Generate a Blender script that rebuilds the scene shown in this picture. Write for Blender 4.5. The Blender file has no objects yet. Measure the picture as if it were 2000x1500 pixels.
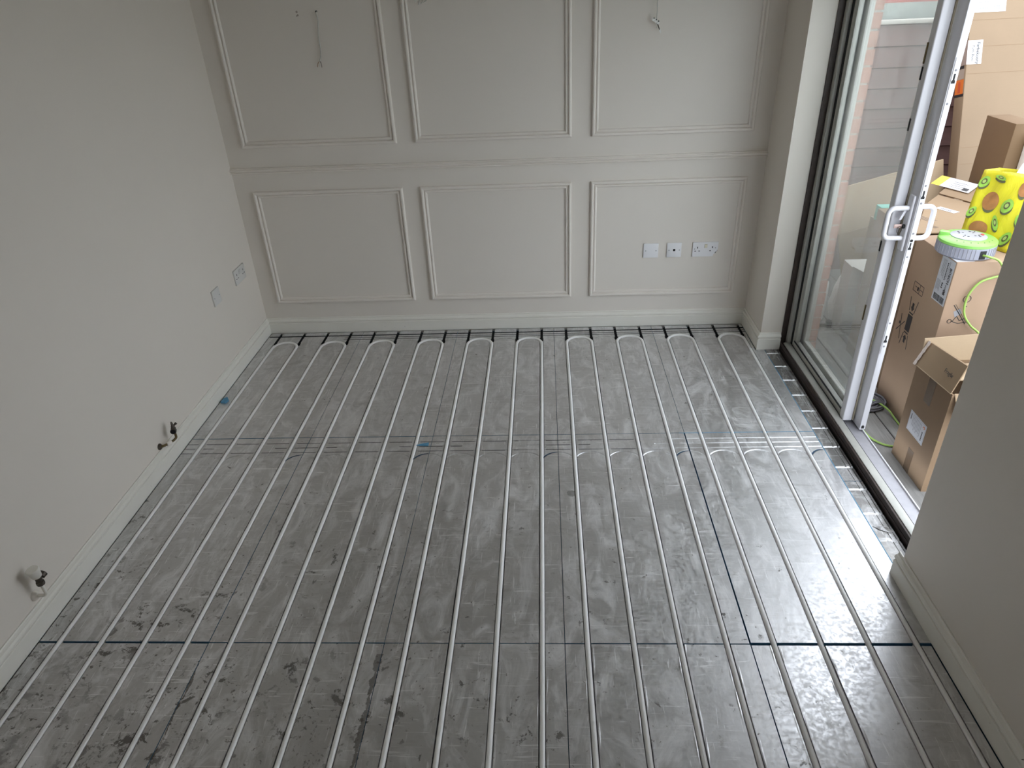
import bpy, bmesh, math, random
from mathutils import Vector, Matrix
random.seed(7)
S = bpy.context.scene
COL = S.collection

# ------------------------------------------------------------------ camera
cd = bpy.data.cameras.new('camera'); cam = bpy.data.objects.new('camera', cd); COL.objects.link(cam)
cd.sensor_fit = 'HORIZONTAL'; cd.sensor_width = 36.0; cd.lens = 1346.865 * 36 / 2000
cd.clip_start = 0.02; cd.clip_end = 200
RT = Vector((0.9984924, 0.03650366, -0.04099289)); UP = Vector((0.01680959, 0.50758285, 0.86143897)); FW = Vector((-0.05225296, 0.86082933, -0.506204))
M = Matrix((RT, UP, -FW)).transposed().to_4x4(); M.translation = Vector((1.68412, -3.81170, 1.88976))
cam.matrix_world = M
S.camera = cam

# ------------------------------------------------------------------ light and exposure
w = bpy.data.worlds.new('overcast_sky'); S.world = w; w.use_nodes = True
bg = w.node_tree.nodes['Background']; bg.inputs[0].default_value = (0.86, 0.92, 1.0, 1); bg.inputs[1].default_value = 3.0
S.view_settings.view_transform = 'Standard'; S.view_settings.look = 'None'
S.view_settings.gamma = 1.0; S.view_settings.use_curve_mapping = False
S.view_settings.exposure = 0.80
S.cycles.transparent_max_bounces = 24; S.cycles.max_bounces = 14; S.cycles.diffuse_bounces = 8; S.cycles.glossy_bounces = 8

# ------------------------------------------------------------------ materials
MATS = {}
def nodes(name):
    m = bpy.data.materials.new(name); m.use_nodes = True; MATS[name] = m
    nt = m.node_tree; b = nt.nodes['Principled BSDF']
    return m, nt, b
def sk(b, k, v):
    if k in b.inputs: b.inputs[k].default_value = v
def N(nt, t, **kw):
    n = nt.nodes.new(t)
    for k, v in kw.items():
        if k in n.inputs: n.inputs[k].default_value = v
        else: setattr(n, k, v)
    return n
def math_(nt, op, a, b=None, c=None):
    n = nt.nodes.new('ShaderNodeMath'); n.operation = op
    for i, x in enumerate((a, b, c)):
        if x is None: continue
        if isinstance(x, (int, float)): n.inputs[i].default_value = x
        else: nt.links.new(x, n.inputs[i])
    return n.outputs[0]
def ramp(nt, fac, stops):
    n = nt.nodes.new('ShaderNodeValToRGB'); nt.links.new(fac, n.inputs[0])
    while len(n.color_ramp.elements) < len(stops): n.color_ramp.elements.new(0.5)
    for e, (p, c) in zip(n.color_ramp.elements, stops):
        e.position = p; e.color = (c, c, c, 1) if isinstance(c, (int, float)) else (*c, 1)
    return n.outputs[0]
def mixc(nt, fac, a, b):
    n = nt.nodes.new('ShaderNodeMix'); n.data_type = 'RGBA'
    for i, x in ((0, fac), (6, a), (7, b)):
        if isinstance(x, (int, float)): n.inputs[i].default_value = x
        elif isinstance(x, tuple): n.inputs[i].default_value = (*x, 1)
        else: nt.links.new(x, n.inputs[i])
    return n.outputs[2]
def coords(nt, scale=(1, 1, 1), rot=(0, 0, 0), world=True):
    g = nt.nodes.new('ShaderNodeNewGeometry' if world else 'ShaderNodeTexCoord')
    mp = nt.nodes.new('ShaderNodeMapping'); mp.inputs['Scale'].default_value = scale; mp.inputs['Rotation'].default_value = rot
    nt.links.new(g.outputs['Position' if world else 'Object'], mp.inputs[0])
    return mp.outputs[0]
def noise(nt, vec, scale, detail=4, rough=0.55, dist=0.0):
    n = N(nt, 'ShaderNodeTexNoise', Scale=scale, Detail=detail, Roughness=rough, Distortion=dist)
    nt.links.new(vec, n.inputs['Vector']); return n.outputs[0]
def bump(nt, b, h, strength, dist=0.002):
    n = N(nt, 'ShaderNodeBump', Strength=strength, Distance=dist); nt.links.new(h, n.inputs['Height']); nt.links.new(n.outputs[0], b.inputs['Normal'])
def pr(name, col, rough=0.5, metal=0.0, var=0.08, scale=9, bmp=0.0, bscale=60, coat=0.0, spec=0.5, stretch=(1, 1, 1)):
    m, nt, b = nodes(name)
    v = coords(nt, stretch)
    f = noise(nt, v, scale, 5)
    nt.links.new(mixc(nt, f, tuple(c * (1 - var) for c in col), tuple(min(1, c * (1 + var)) for c in col)), b.inputs['Base Color'])
    sk(b, 'Roughness', rough); sk(b, 'Metallic', metal); sk(b, 'Coat Weight', coat); sk(b, 'Specular IOR Level', spec)
    if bmp: bump(nt, b, noise(nt, v, bscale, 3), bmp)
    return m

wall_m = pr('stone_grey_wall_paint', (0.735, 0.685, 0.62), 0.62, var=0.025, scale=2.2, bmp=0.06, bscale=160)
back_m = pr('panelled_wall_paint', (0.735, 0.69, 0.63), 0.42, var=0.025, scale=2.2, bmp=0.04, bscale=150)
ceil_m = pr('ceiling_paint', (0.62, 0.60, 0.56), 0.8, var=0.02)
trimm = pr('trim_paint', (0.79, 0.745, 0.685), 0.38, var=0.03, scale=4)
white_plastic = pr('white_plastic', (0.80, 0.80, 0.82), 0.3, var=0.02)
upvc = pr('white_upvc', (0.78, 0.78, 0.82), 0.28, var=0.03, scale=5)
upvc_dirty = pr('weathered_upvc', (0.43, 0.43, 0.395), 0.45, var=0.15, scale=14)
metal_cill = pr('aluminium_cill', (0.44, 0.435, 0.465), 0.5, 0.2, var=0.2, scale=24)
black_rubber = pr('black_rubber', (0.012, 0.012, 0.014), 0.6)
dark_timber = pr('dark_stained_timber', (0.035, 0.022, 0.018), 0.5, var=0.5, scale=30, bmp=0.4, bscale=90)
brush_m = pr('brush_seal', (0.45, 0.40, 0.30), 0.8)
brass = pr('aged_brass', (0.16, 0.12, 0.06), 0.45, 0.8, var=0.3, scale=80)
valve_m = pr('tarnished_metal', (0.10, 0.085, 0.07), 0.45, 0.7, var=0.35, scale=90)
steel = pr('steel', (0.55, 0.55, 0.56), 0.3, 1.0)
dark_hole = pr('dark_recess', (0.01, 0.01, 0.012), 0.7)
pipe_m = pr('white_pipe_plastic', (0.90, 0.90, 0.89), 0.35, var=0.03, scale=3)
cable_white = pr('grey_white_cable', (0.55, 0.54, 0.50), 0.5)
copper = pr('bare_copper', (0.30, 0.18, 0.09), 0.4, 0.8)
xps = pr('blue_insulation_foam', (0.10, 0.30, 0.48), 0.7, var=0.2, scale=40)
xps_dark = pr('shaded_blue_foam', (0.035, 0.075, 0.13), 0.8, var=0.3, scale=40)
sub_m = pr('dark_subfloor', (0.04, 0.13, 0.20), 0.8)
red_m = pr('red_plastic', (0.5, 0.06, 0.04), 0.4)
green_pl = pr('lime_green_plastic', (0.22, 0.52, 0.10), 0.35, var=0.04)
cord_m = pr('lime_green_cord', (0.30, 0.46, 0.10), 0.45, var=0.1, scale=30)
grey_pl = pr('grey_plastic', (0.30, 0.31, 0.37), 0.4, var=0.1, scale=30)
lgrey_pl = pr('light_grey_plastic', (0.34, 0.34, 0.38), 0.35)
coil_m = pr('grey_cable', (0.17, 0.17, 0.19), 0.4)
paper = pr('white_label_paper', (0.55, 0.55, 0.57), 0.55, var=0.02)
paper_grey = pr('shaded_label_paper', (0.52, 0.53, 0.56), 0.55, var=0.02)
ink = pr('black_ink', (0.03, 0.028, 0.028), 0.6)
ink_soft = pr('grey_ink', (0.28, 0.28, 0.30), 0.6)
ink_brown = pr('brown_print', (0.22, 0.16, 0.11), 0.7)
orange_m = pr('orange_label', (0.62, 0.15, 0.02), 0.5)
yellow_lab = pr('yellow_label', (0.62, 0.50, 0.04), 0.5)
teal_m = pr('teal_card', (0.18, 0.48, 0.40), 0.6)
fence_m = pr('maroon_stained_timber', (0.20, 0.115, 0.108), 0.6, var=0.25, scale=6, bmp=0.25, bscale=40, stretch=(1, 1, 8))
fence_rail = pr('pale_timber_rail', (0.55, 0.53, 0.48), 0.6, var=0.1)
lichen_m = pr('lichened_render', (0.36, 0.40, 0.37), 0.8, var=0.35, scale=12)
red_brick = pr('red_painted_masonry', (0.40, 0.13, 0.11), 0.8, var=0.3, scale=10)
brick_m = pr('pinkish_brick', (0.40, 0.22, 0.17), 0.85, var=0.35, scale=18, bmp=0.5, bscale=80)
mortar_m = pr('mortar', (0.40, 0.37, 0.33), 0.9)
ground_m = pr('garden_ground', (0.12, 0.13, 0.08), 0.95, var=0.4)
sack_m = pr('white_carrier_plastic', (0.85, 0.85, 0.83), 0.4)
beige_m = pr('beige_roll', (0.62, 0.47, 0.30), 0.6)
dkgreen_m = pr('dark_green_plastic', (0.06, 0.09, 0.06), 0.5)
tape_m = pr('brown_tape', (0.115, 0.075, 0.045), 0.16, var=0.1, scale=60, bmp=0.5, bscale=50)
clear_tape = pr('crumpled_clear_tape', (0.55, 0.47, 0.42), 0.15, var=0.3, scale=90, bmp=0.8, bscale=90)
plaster_b = pr('bare_plaster', (0.38, 0.33, 0.28), 0.9, var=0.3, scale=60)

def card(name, col, rot=0.0, edge=0.06):
    m, nt, b = nodes(name)
    v = coords(nt, (1, 1, 1))
    f = noise(nt, v, 5, 6, 0.6)
    fine = noise(nt, coords(nt, (14, 14, 160)), 3.0, 3, 0.5)
    c = mixc(nt, f, tuple(x * 0.90 for x in col), tuple(x * 1.08 for x in col))
    c = mixc(nt, math_(nt, 'MULTIPLY', fine, 0.22), c, tuple(x * 0.78 for x in col))
    nt.links.new(c, b.inputs['Base Color']); sk(b, 'Roughness', 0.72); sk(b, 'Specular IOR Level', 0.3)
    bump(nt, b, math_(nt, 'ADD', f, math_(nt, 'MULTIPLY', fine, 0.25)), 0.25, 0.004)
    return m
card_tan = card('tan_cardboard', (0.285, 0.20, 0.122))
card_tall = card('tall_carton_cardboard', (0.240, 0.172, 0.110))
card_pink = card('pinkish_cardboard', (0.36, 0.248, 0.168))
card_brown = card('brown_cardboard', (0.225, 0.15, 0.09))
card_dark = card('dark_cardboard', (0.155, 0.098, 0.052))
card_pale = card('pale_cardboard', (0.40, 0.30, 0.195))
card_white = card('white_cardboard', (0.50, 0.49, 0.45))

def skirting_material():
    m, nt, b = nodes('cream_skirting_paint')
    v = coords(nt)
    f = noise(nt, v, 6, 5)
    spots = ramp(nt, noise(nt, v, 55, 3, 0.6), ((0.70, 0.0), (0.735, 1.0)))
    region = ramp(nt, noise(nt, v, 2.2, 2), ((0.5, 0.0), (0.62, 1.0)))
    c = mixc(nt, f, (0.74, 0.72, 0.65), (0.83, 0.815, 0.76))
    c = mixc(nt, math_(nt, 'MULTIPLY', spots, region), c, (0.09, 0.07, 0.045))
    nt.links.new(c, b.inputs['Base Color']); sk(b, 'Roughness', 0.4)
    return m
skirt_m = skirting_material()

def foil_material(name, dirty=1.0, lo=(0.50, 0.50, 0.505), hi=(0.72, 0.72, 0.73), rough=0.0):
    m, nt, b = nodes(name)
    v = coords(nt)
    g = nt.nodes.new('ShaderNodeNewGeometry'); sp = nt.nodes.new('ShaderNodeSeparateXYZ'); nt.links.new(g.outputs['Position'], sp.inputs[0])
    X, Y = sp.outputs[0], sp.outputs[1]
    big = noise(nt, v, 2.6, 5, 0.6, 0.6)
    mid = noise(nt, v, 9, 6, 0.65, 1.2)
    fin = noise(nt, v, 45, 5, 0.6)
    smear = noise(nt, coords(nt, (1.0, 3.5, 1), (0, 0, 0.7)), 5, 6, 0.7, 1.5)
    scr1 = noise(nt, coords(nt, (1.6, 26, 1), (0, 0, 0.9)), 4, 3, 0.5, 1.1)
    scr2 = noise(nt, coords(nt, (30, 2.0, 1), (0, 0, 0.25)), 4, 3, 0.5, 1.1)
    scr = math_(nt, 'MAXIMUM', ramp(nt, scr1, ((0.64, 0.0), (0.69, 1.0))), ramp(nt, scr2, ((0.65, 0.0), (0.70, 1.0))))
    # grime: more towards the near left where people have walked in
    gy = nt.nodes.new('ShaderNodeMapRange'); gy.inputs[1].default_value = -1.0; gy.inputs[2].default_value = -2.9; nt.links.new(Y, gy.inputs[0])
    gx = nt.nodes.new('ShaderNodeMapRange'); gx.inputs[1].default_value = 2.7; gx.inputs[2].default_value = 0.2; nt.links.new(X, gx.inputs[0])
    grime = math_(nt, 'MULTIPLY', gy.outputs[0], gx.outputs[0])
    blot = math_(nt, 'ADD', noise(nt, v, 17, 7, 0.72, 0.4), math_(nt, 'MULTIPLY', grime, 0.135))
    blot = ramp(nt, blot, ((0.64, 0.0), (0.675, 1.0)))
    clump = ramp(nt, noise(nt, v, 3.4, 3, 0.5), ((0.42, 0.0), (0.58, 1.0)))
    blot = math_(nt, 'MULTIPLY', math_(nt, 'MULTIPLY', blot, clump), 0.85 * dirty)
    small = math_(nt, 'ADD', noise(nt, v, 48, 5, 0.65, 0.3), math_(nt, 'MULTIPLY', grime, 0.11))
    small = math_(nt, 'MULTIPLY', ramp(nt, small, ((0.675, 0.0), (0.715, 1.0))), ramp(nt, noise(nt, v, 5.3, 3, 0.5), ((0.40, 0.0), (0.55, 0.8))))
    blot = math_(nt, 'MAXIMUM', blot, math_(nt, 'MULTIPLY', small, dirty))
    # brown leak along two board joints in the near row
    def leak(x0, wid, ystart):
        wob = math_(nt, 'MULTIPLY', math_(nt, 'SUBTRACT', noise(nt, v, 9, 3), 0.5), 0.03)
        d = math_(nt, 'ABSOLUTE', math_(nt, 'SUBTRACT', math_(nt, 'ADD', X, wob), x0))
        amp = math_(nt, 'MAXIMUM', math_(nt, 'SUBTRACT', noise(nt, v, 12, 6, 0.75), 0.42), 0.0)
        near = math_(nt, 'LESS_THAN', d, math_(nt, 'MULTIPLY', amp, wid * 2.6))
        st = math_(nt, 'LESS_THAN', Y, ystart)
        return math_(nt, 'MULTIPLY', near, st)
    lk = math_(nt, 'MULTIPLY', math_(nt, 'MAXIMUM', leak(1.118, 0.030, -2.33), leak(0.529, 0.011, -2.36)), 0.8 * dirty)
    dx = math_(nt, 'SUBTRACT', X, 1.775); dy = math_(nt, 'SUBTRACT', Y, -1.52)
    r = math_(nt, 'SQRT', math_(nt, 'ADD', math_(nt, 'MULTIPLY', dx, dx), math_(nt, 'MULTIPLY', dy, dy)))
    blob = math_(nt, 'MULTIPLY', math_(nt, 'LESS_THAN', math_(nt, 'ADD', r, math_(nt, 'MULTIPLY', fin, 0.02)), 0.03), 0.7)
    base = mixc(nt, math_(nt, 'ADD', math_(nt, 'MULTIPLY', big, 0.5), math_(nt, 'MULTIPLY', mid, 0.5)), lo, hi)
    oi = nt.nodes.new('ShaderNodeObjectInfo')
    base = mixc(nt, math_(nt, 'MULTIPLY', oi.outputs['Random'], 0.15), base, (0.42, 0.415, 0.41))
    base = mixc(nt, math_(nt, 'MULTIPLY', grime, 0.46), base, (0.33, 0.32, 0.30))
    base = mixc(nt, ramp(nt, smear, ((0.52, 0.0), (0.72, 0.55))), base, (0.40, 0.395, 0.385))
    wipe = noise(nt, coords(nt, (2.2, 1.0, 1), (0, 0, -0.5)), 4.2, 7, 0.68, 1.8)
    haze = ramp(nt, wipe, ((0.46, 0.0), (0.66, 1.0)))
    base = mixc(nt, math_(nt, 'MULTIPLY', haze, 0.70), base, (0.84, 0.84, 0.85))
    base = mixc(nt, math_(nt, 'MULTIPLY', scr, 0.55), base, (0.95, 0.95, 0.96))
    dust = ramp(nt, noise(nt, v, 24, 6, 0.7), ((0.55, 0.0), (0.75, 0.35)))
    base = mixc(nt, dust, base, (0.72, 0.71, 0.69))
    dirt = math_(nt, 'MINIMUM', math_(nt, 'ADD', math_(nt, 'MAXIMUM', blot, blob), lk), 1.0)
    base = mixc(nt, dirt, base, (0.085, 0.072, 0.058))
    nt.links.new(base, b.inputs['Base Color'])
    met = math_(nt, 'SUBTRACT', 0.86, math_(nt, 'ADD', math_(nt, 'ADD', math_(nt, 'MULTIPLY', dirt, 0.7), math_(nt, 'MULTIPLY', dust, 0.5)), math_(nt, 'MULTIPLY', haze, 0.28)))
    nt.links.new(met, b.inputs['Metallic'])
    fleck = ramp(nt, noise(nt, v, 70, 4, 0.65), ((0.40, 0.0), (0.60, 1.0)))
    ro = math_(nt, 'ADD', math_(nt, 'ADD', 0.17, math_(nt, 'MULTIPLY', fleck, 0.16)), math_(nt, 'MULTIPLY', smear, 0.22))
    ro = math_(nt, 'ADD', ro, math_(nt, 'ADD', math_(nt, 'MULTIPLY', fin, 0.06), math_(nt, 'MULTIPLY', dirt, 0.3)))
    ro = math_(nt, 'ADD', math_(nt, 'ADD', ro, rough), math_(nt, 'MULTIPLY', haze, 0.10))
    ro = math_(nt, 'ADD', ro, math_(nt, 'MULTIPLY', scr, 0.13))
    nt.links.new(ro, b.inputs['Roughness'])
    soft = noise(nt, v, 8, 2, 0.4)
    h = math_(nt, 'ADD', math_(nt, 'MULTIPLY', big, 1.0), math_(nt, 'MULTIPLY', soft, 0.35))
    h = math_(nt, 'ADD', h, math_(nt, 'MULTIPLY', fin, 0.012))
    bump(nt, b, h, 0.30, 0.009)
    return m
foil_m = foil_material('aluminium_foil_board')
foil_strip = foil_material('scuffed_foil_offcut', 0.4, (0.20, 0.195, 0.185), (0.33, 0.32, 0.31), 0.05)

def deck_material():
    m, nt, b = nodes('weathered_grey_decking')
    gr = noise(nt, coords(nt, (20, 1.1, 1)), 4, 7, 0.7, 0.6)
    big = noise(nt, coords(nt), 4, 4)
    c = mixc(nt, gr, (0.06, 0.057, 0.052), (0.38, 0.37, 0.35))
    c = mixc(nt, math_(nt, 'MULTIPLY', big, 0.5), c, (0.24, 0.235, 0.225))
    nt.links.new(c, b.inputs['Base Color']); sk(b, 'Roughness', 0.8); bump(nt, b, gr, 0.5, 0.003)
    return m
deck_m = deck_material()

def glass_material():
    m = bpy.data.materials.new('dusty_window_glass'); m.use_nodes = True; nt = m.node_tree
    nt.nodes.clear()
    out = nt.nodes.new('ShaderNodeOutputMaterial')
    g = nt.nodes.new('ShaderNodeNewGeometry')
    ior = math_(nt, 'SUBTRACT', 1.5, math_(nt, 'MULTIPLY', g.outputs['Backfacing'], 1.5 - 1 / 1.5))
    fr = nt.nodes.new('ShaderNodeFresnel'); nt.links.new(ior, fr.inputs[0])
    tr = nt.nodes.new('ShaderNodeBsdfTransparent'); tr.inputs[0].default_value = (0.985, 0.995, 0.99, 1)
    gl = nt.nodes.new('ShaderNodeBsdfGlossy'); gl.inputs['Roughness'].default_value = 0.0
    mx = nt.nodes.new('ShaderNodeMixShader'); nt.links.new(fr.outputs[0], mx.inputs[0]); nt.links.new(tr.outputs[0], mx.inputs[1]); nt.links.new(gl.outputs[0], mx.inputs[2])
    df = nt.nodes.new('ShaderNodeBsdfTranslucent'); df.inputs[0].default_value = (0.8, 0.82, 0.8, 1)
    d2 = nt.nodes.new('ShaderNodeBsdfDiffuse'); d2.inputs[0].default_value = (0.8, 0.82, 0.8, 1)
    ms = nt.nodes.new('ShaderNodeMixShader'); nt.links.new(df.outputs[0], ms.inputs[1]); nt.links.new(d2.outputs[0], ms.inputs[2])
    v = coords(nt, (1, 1, 0.5))
    dust = math_(nt, 'MULTIPLY', ramp(nt, noise(nt, v, 7, 6, 0.65, 0.5), ((0.3, 0.35), (0.75, 1.0))), 0.068)
    m2 = nt.nodes.new('ShaderNodeMixShader'); nt.links.new(dust, m2.inputs[0]); nt.links.new(mx.outputs[0], m2.inputs[1]); nt.links.new(ms.outputs[0], m2.inputs[2])
    nt.links.new(m2.outputs[0], out.inputs[0])
    return m
glass_m = glass_material()

def bag_material():
    m, nt, b = nodes('yellow_printed_bag')
    f = noise(nt, coords(nt, (1, 1, 0.35)), 16, 5, 0.6, 0.8)
    nt.links.new(mixc(nt, f, (0.54, 0.49, 0.012), (0.74, 0.66, 0.03)), b.inputs['Base Color']); sk(b, 'Roughness', 0.33)
    bump(nt, b, f, 0.7, 0.01)
    return m
bag_m = bag_material()
kiwi_skin = pr('kiwi_skin_print', (0.36, 0.16, 0.05), 0.4, var=0.45, scale=35)
kiwi_green = pr('kiwi_flesh_print', (0.30, 0.55, 0.08), 0.4, var=0.4, scale=60)
kiwi_dark = pr('kiwi_shadow_print', (0.11, 0.11, 0.05), 0.4, var=0.3, scale=60)
kiwi_pale = pr('kiwi_core_print', (0.42, 0.56, 0.16), 0.4)

# ------------------------------------------------------------------ mesh helpers
def link(name, me, mat, parent=None):
    o = bpy.data.objects.new(name, me); COL.objects.link(o)
    if mat is not None and not me.materials: me.materials.append(mat)
    if parent is not None:
        o.parent = parent
        o.matrix_parent_inverse = Matrix.Translation(-WORLD.get(parent.name, Vector()))
    return o
WORLD = {}
def mesh(name, verts, faces, mat, parent=None, smooth=False):
    me = bpy.data.meshes.new(name); me.from_pydata([tuple(v) for v in verts], [], faces)
    bm = bmesh.new(); bm.from_mesh(me); bmesh.ops.recalc_face_normals(bm, faces=bm.faces); bm.to_mesh(me); bm.free()
    if smooth: me.polygons.foreach_set('use_smooth', [True] * len(me.polygons))
    return link(name, me, mat, parent)
def sharp(o, ang=40):
    o.data.set_sharp_from_angle(angle=math.radians(ang)); return o
BF = [(0, 3, 2, 1), (4, 5, 6, 7), (0, 1, 5, 4), (1, 2, 6, 5), (2, 3, 7, 6), (3, 0, 4, 7)]
def bv(x0, y0, z0, x1, y1, z1): return [Vector(p) for p in ((x0, y0, z0), (x1, y0, z0), (x1, y1, z0), (x0, y1, z0), (x0, y0, z1), (x1, y0, z1), (x1, y1, z1), (x0, y1, z1))]
def finish(name, bm, mat, parent, bevel=0, seg=2, smooth=False):
    if bevel: bmesh.ops.bevel(bm, geom=list(bm.edges), offset=bevel, segments=seg, affect='EDGES', profile=0.5, clamp_overlap=True)
    bmesh.ops.recalc_face_normals(bm, faces=bm.faces)
    me = bpy.data.meshes.new(name); bm.to_mesh(me); bm.free()
    if bevel or smooth:
        me.polygons.foreach_set('use_smooth', [True] * len(me.polygons)); me.set_sharp_from_angle(angle=math.radians(35))
    return link(name, me, mat, parent)
def box(name, b, mat, parent=None, bevel=0, seg=2, xf=None):
    bm = bmesh.new(); vs = [bm.verts.new((xf @ v) if xf else v) for v in bv(*b)]
    for f in BF: bm.faces.new([vs[i] for i in f])
    return finish(name, bm, mat, parent, bevel, seg)
def boxes(name, bs, mat, parent=None, xf=None, bevel=0):
    bm = bmesh.new()
    for b in bs:
        vs = [bm.verts.new((xf @ v) if xf else v) for v in bv(*b)]
        for f in BF: bm.faces.new([vs[i] for i in f])
    return finish(name, bm, mat, parent, bevel, 1)
def crom(pts, n=8):
    P = [Vector(p) for p in pts]
    if len(P) < 3: return P
    P = [P[0] * 2 - P[1]] + P + [P[-1] * 2 - P[-2]]; out = []
    for i in range(1, len(P) - 2):
        a, b, c, d = P[i - 1:i + 3]
        for k in range(n):
            t = k / n
            out.append(0.5 * ((2 * b) + (c - a) * t + (2 * a - 5 * b + 4 * c - d) * t * t + (3 * b - a - 3 * c + d) * t ** 3))
    out.append(P[-2]); return out
def tube_geo(pts, r, seg=10, rs=None):
    P = [Vector(p) for p in pts]; verts = []; faces = []
    t0 = (P[1] - P[0]).normalized(); n = t0.orthogonal().normalized()
    for i, p in enumerate(P):
        t = (P[min(i + 1, len(P) - 1)] - P[max(i - 1, 0)]).normalized()
        n = (n - t * n.dot(t)).normalized(); b = t.cross(n); rr = rs[i] if rs else r
        verts += [p + (n * math.cos(a) + b * math.sin(a)) * rr for a in (2 * math.pi * k / seg for k in range(seg))]
    for i in range(len(P) - 1):
        for k in range(seg):
            a, b = i * seg + k, i * seg + (k + 1) % seg; faces.append((a, b, b + seg, a + seg))
    faces.append(tuple(range(seg))); faces.append(tuple(range(len(verts) - seg, len(verts))))
    return verts, faces
def tube(name, pts, r, mat, parent=None, seg=10, rs=None):
    v, f = tube_geo(pts, r, seg, rs); return sharp(mesh(name, v, f, mat, parent, True), 50)
def tubes(name, lst, r, mat, parent=None, seg=8):
    V = []; F = []
    for pts in lst:
        v, f = tube_geo(pts, r, seg); o = len(V); V += v; F += [tuple(i + o for i in q) for q in f]
    return sharp(mesh(name, V, F, mat, parent, True), 50)
def lathe(name, prof, o, axis, mat, parent=None, seg=20):
    axis = Vector(axis).normalized(); n = axis.orthogonal().normalized(); b = axis.cross(n); o = Vector(o)
    V = []; F = []
    for r, h in prof:
        V += [o + axis * h + (n * math.cos(2 * math.pi * k / seg) + b * math.sin(2 * math.pi * k / seg)) * r for k in range(seg)]
    for i in range(len(prof) - 1):
        for k in range(seg):
            a, c = i * seg + k, i * seg + (k + 1) % seg; F.append((a, c, c + seg, a + seg))
    F.append(tuple(range(seg))); F.append(tuple(range(len(V) - seg, len(V))))
    return sharp(mesh(name, V, F, mat, parent, True), 40)
def prism(name, pts, nrm, th, mat, parent=None):
    n = Vector(nrm).normalized() * th; P = [Vector(p) for p in pts]; k = len(P)
    return mesh(name, P + [p + n for p in P], [tuple(range(k)), tuple(range(k, 2 * k))] + [(i, (i + 1) % k, (i + 1) % k + k, i + k) for i in range(k)], mat, parent)
def thing(name, loc, label, cat, group=None):
    o = bpy.data.objects.new(name, None); COL.objects.link(o); o.location = loc; o.empty_display_size = 0.05
    WORLD[o.name] = Vector(loc); o['label'] = label; o['category'] = cat
    if group: o['group'] = group
    return o
CG = 'cardboard cartons outside the patio door'
def tag(o, label, cat, group=None):
    o['label'] = label; o['category'] = cat
    if group: o['group'] = group
    return o
def struct(o): o['kind'] = 'structure'; return o
def struct_empty(name, loc=(0, 0, 0)):
    o = bpy.data.objects.new(name, None); COL.objects.link(o); o.location = loc; WORLD[o.name] = Vector(loc); o['kind'] = 'structure'; return o
class Frame:                              # a flat print area: origin, u to the right, v up, n out of the surface
    def __init__(s, o, u, v):
        s.o = Vector(o); s.u = Vector(u).normalized(); s.n = s.u.cross(Vector(v)).normalized(); s.v = s.n.cross(s.u)
    def p(s, a, b, c=0.0): return s.o + s.u * a + s.v * b + s.n * c
    def m(s, a=0, b=0, c=0):
        m = Matrix((s.u, s.v, s.n)).transposed().to_4x4(); m.translation = s.p(a, b, c); return m
def sticker(name, fr, r, mat, parent, lift=0.0003, th=0.0005): return box(name, (r[0], r[1], lift, r[2], r[3], lift + th), mat, parent, xf=fr.m())
def bars(name, fr, rects, mat, parent, lift=0.001):
    o = boxes(name, [(a, b, lift, c, d, lift + 0.0003) for a, b, c, d in rects], mat, parent, xf=fr.m()); o['kind'] = 'stuff'; return o
def barcode(fr, x0, y0, x1, y1, parent, lift=0.001, mat=None):
    rs = []; x = x0; rd = random.Random(int(1000 * (x1 + y1)) + 5)
    while x < x1 - 0.002:
        wd = rd.choice((0.0012, 0.002, 0.003)) * (x1 - x0) / 0.08; rs.append((x, y0, min(x + wd, x1), y1)); x += wd + rd.choice((0.0012, 0.0022)) * (x1 - x0) / 0.08
    return bars('barcode', fr, rs, mat or ink, parent, lift)
def fine_print(fr, x0, y0, x1, y1, rows, parent, mat=None, lift=0.001, fill=0.5, seed=1):
    rd = random.Random(seed); rs = []; dy = (y1 - y0) / rows
    for i in range(rows):
        x = x0; y = y0 + i * dy; end = x0 + (x1 - x0) * rd.uniform(0.7, 1)
        while x < end:
            wd = rd.uniform(0.03, 0.12) * (x1 - x0); rs.append((x, y, min(x + wd, end), y + dy * fill)); x += wd + 0.018 * (x1 - x0)
    return bars('fine_print', fr, rs, mat or ink_soft, parent, lift)
def lettering(body, fr, a, b, size, mat, parent, rot=0.0, lift=0.0012, bold=0.0):
    c = bpy.data.curves.new('lettering', 'FONT'); c.body = body; c.size = size; c.extrude = 0.0002; c.offset = bold; c.resolution_u = 3
    t = bpy.data.objects.new('lettering_tmp', c); COL.objects.link(t)
    dg = bpy.context.evaluated_depsgraph_get(); me = bpy.data.meshes.new_from_object(t.evaluated_get(dg)); bpy.data.objects.remove(t)
    me.name = 'lettering'; me.transform(fr.m(a, b, lift) @ Matrix.Rotation(rot, 4, 'Z')); me.materials.clear()
    return link('lettering', me, mat, parent)

# ------------------------------------------------------------------ room shell
XL, XR, YB, YN, ZC = -0.090, 2.895, 0.105, -4.70, 2.40      # left wall, right wall, back wall, near wall, ceiling
YP0, YP1 = -0.240, -1.985                                   # door opening along the right wall
struct(box('wall_left', (XL - 0.25, YN - 0.2, -0.25, XL, YB + 0.25, ZC + 0.2), wall_m))
struct(box('wall_back', (XL, YB, -0.25, XR, YB + 0.25, ZC + 0.2), back_m))
wr = struct(box('wall_right', (XR, YP0, -0.25, 3.13, YB + 0.25, ZC + 0.2), wall_m))
struct(box('wall_right_near', (2.912, YN - 0.2, -0.25, 3.13, YP1 - 0.012, ZC + 0.2), wall_m, bevel=0.004))
struct(box('wall_right_lintel', (XR, YP1 - 0.012, 2.05, 3.13, YP0, ZC + 0.2), wall_m))
struct(box('ceiling', (XL, YN, ZC, XR + 0.017, YB, ZC + 0.2), ceil_m))
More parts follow.
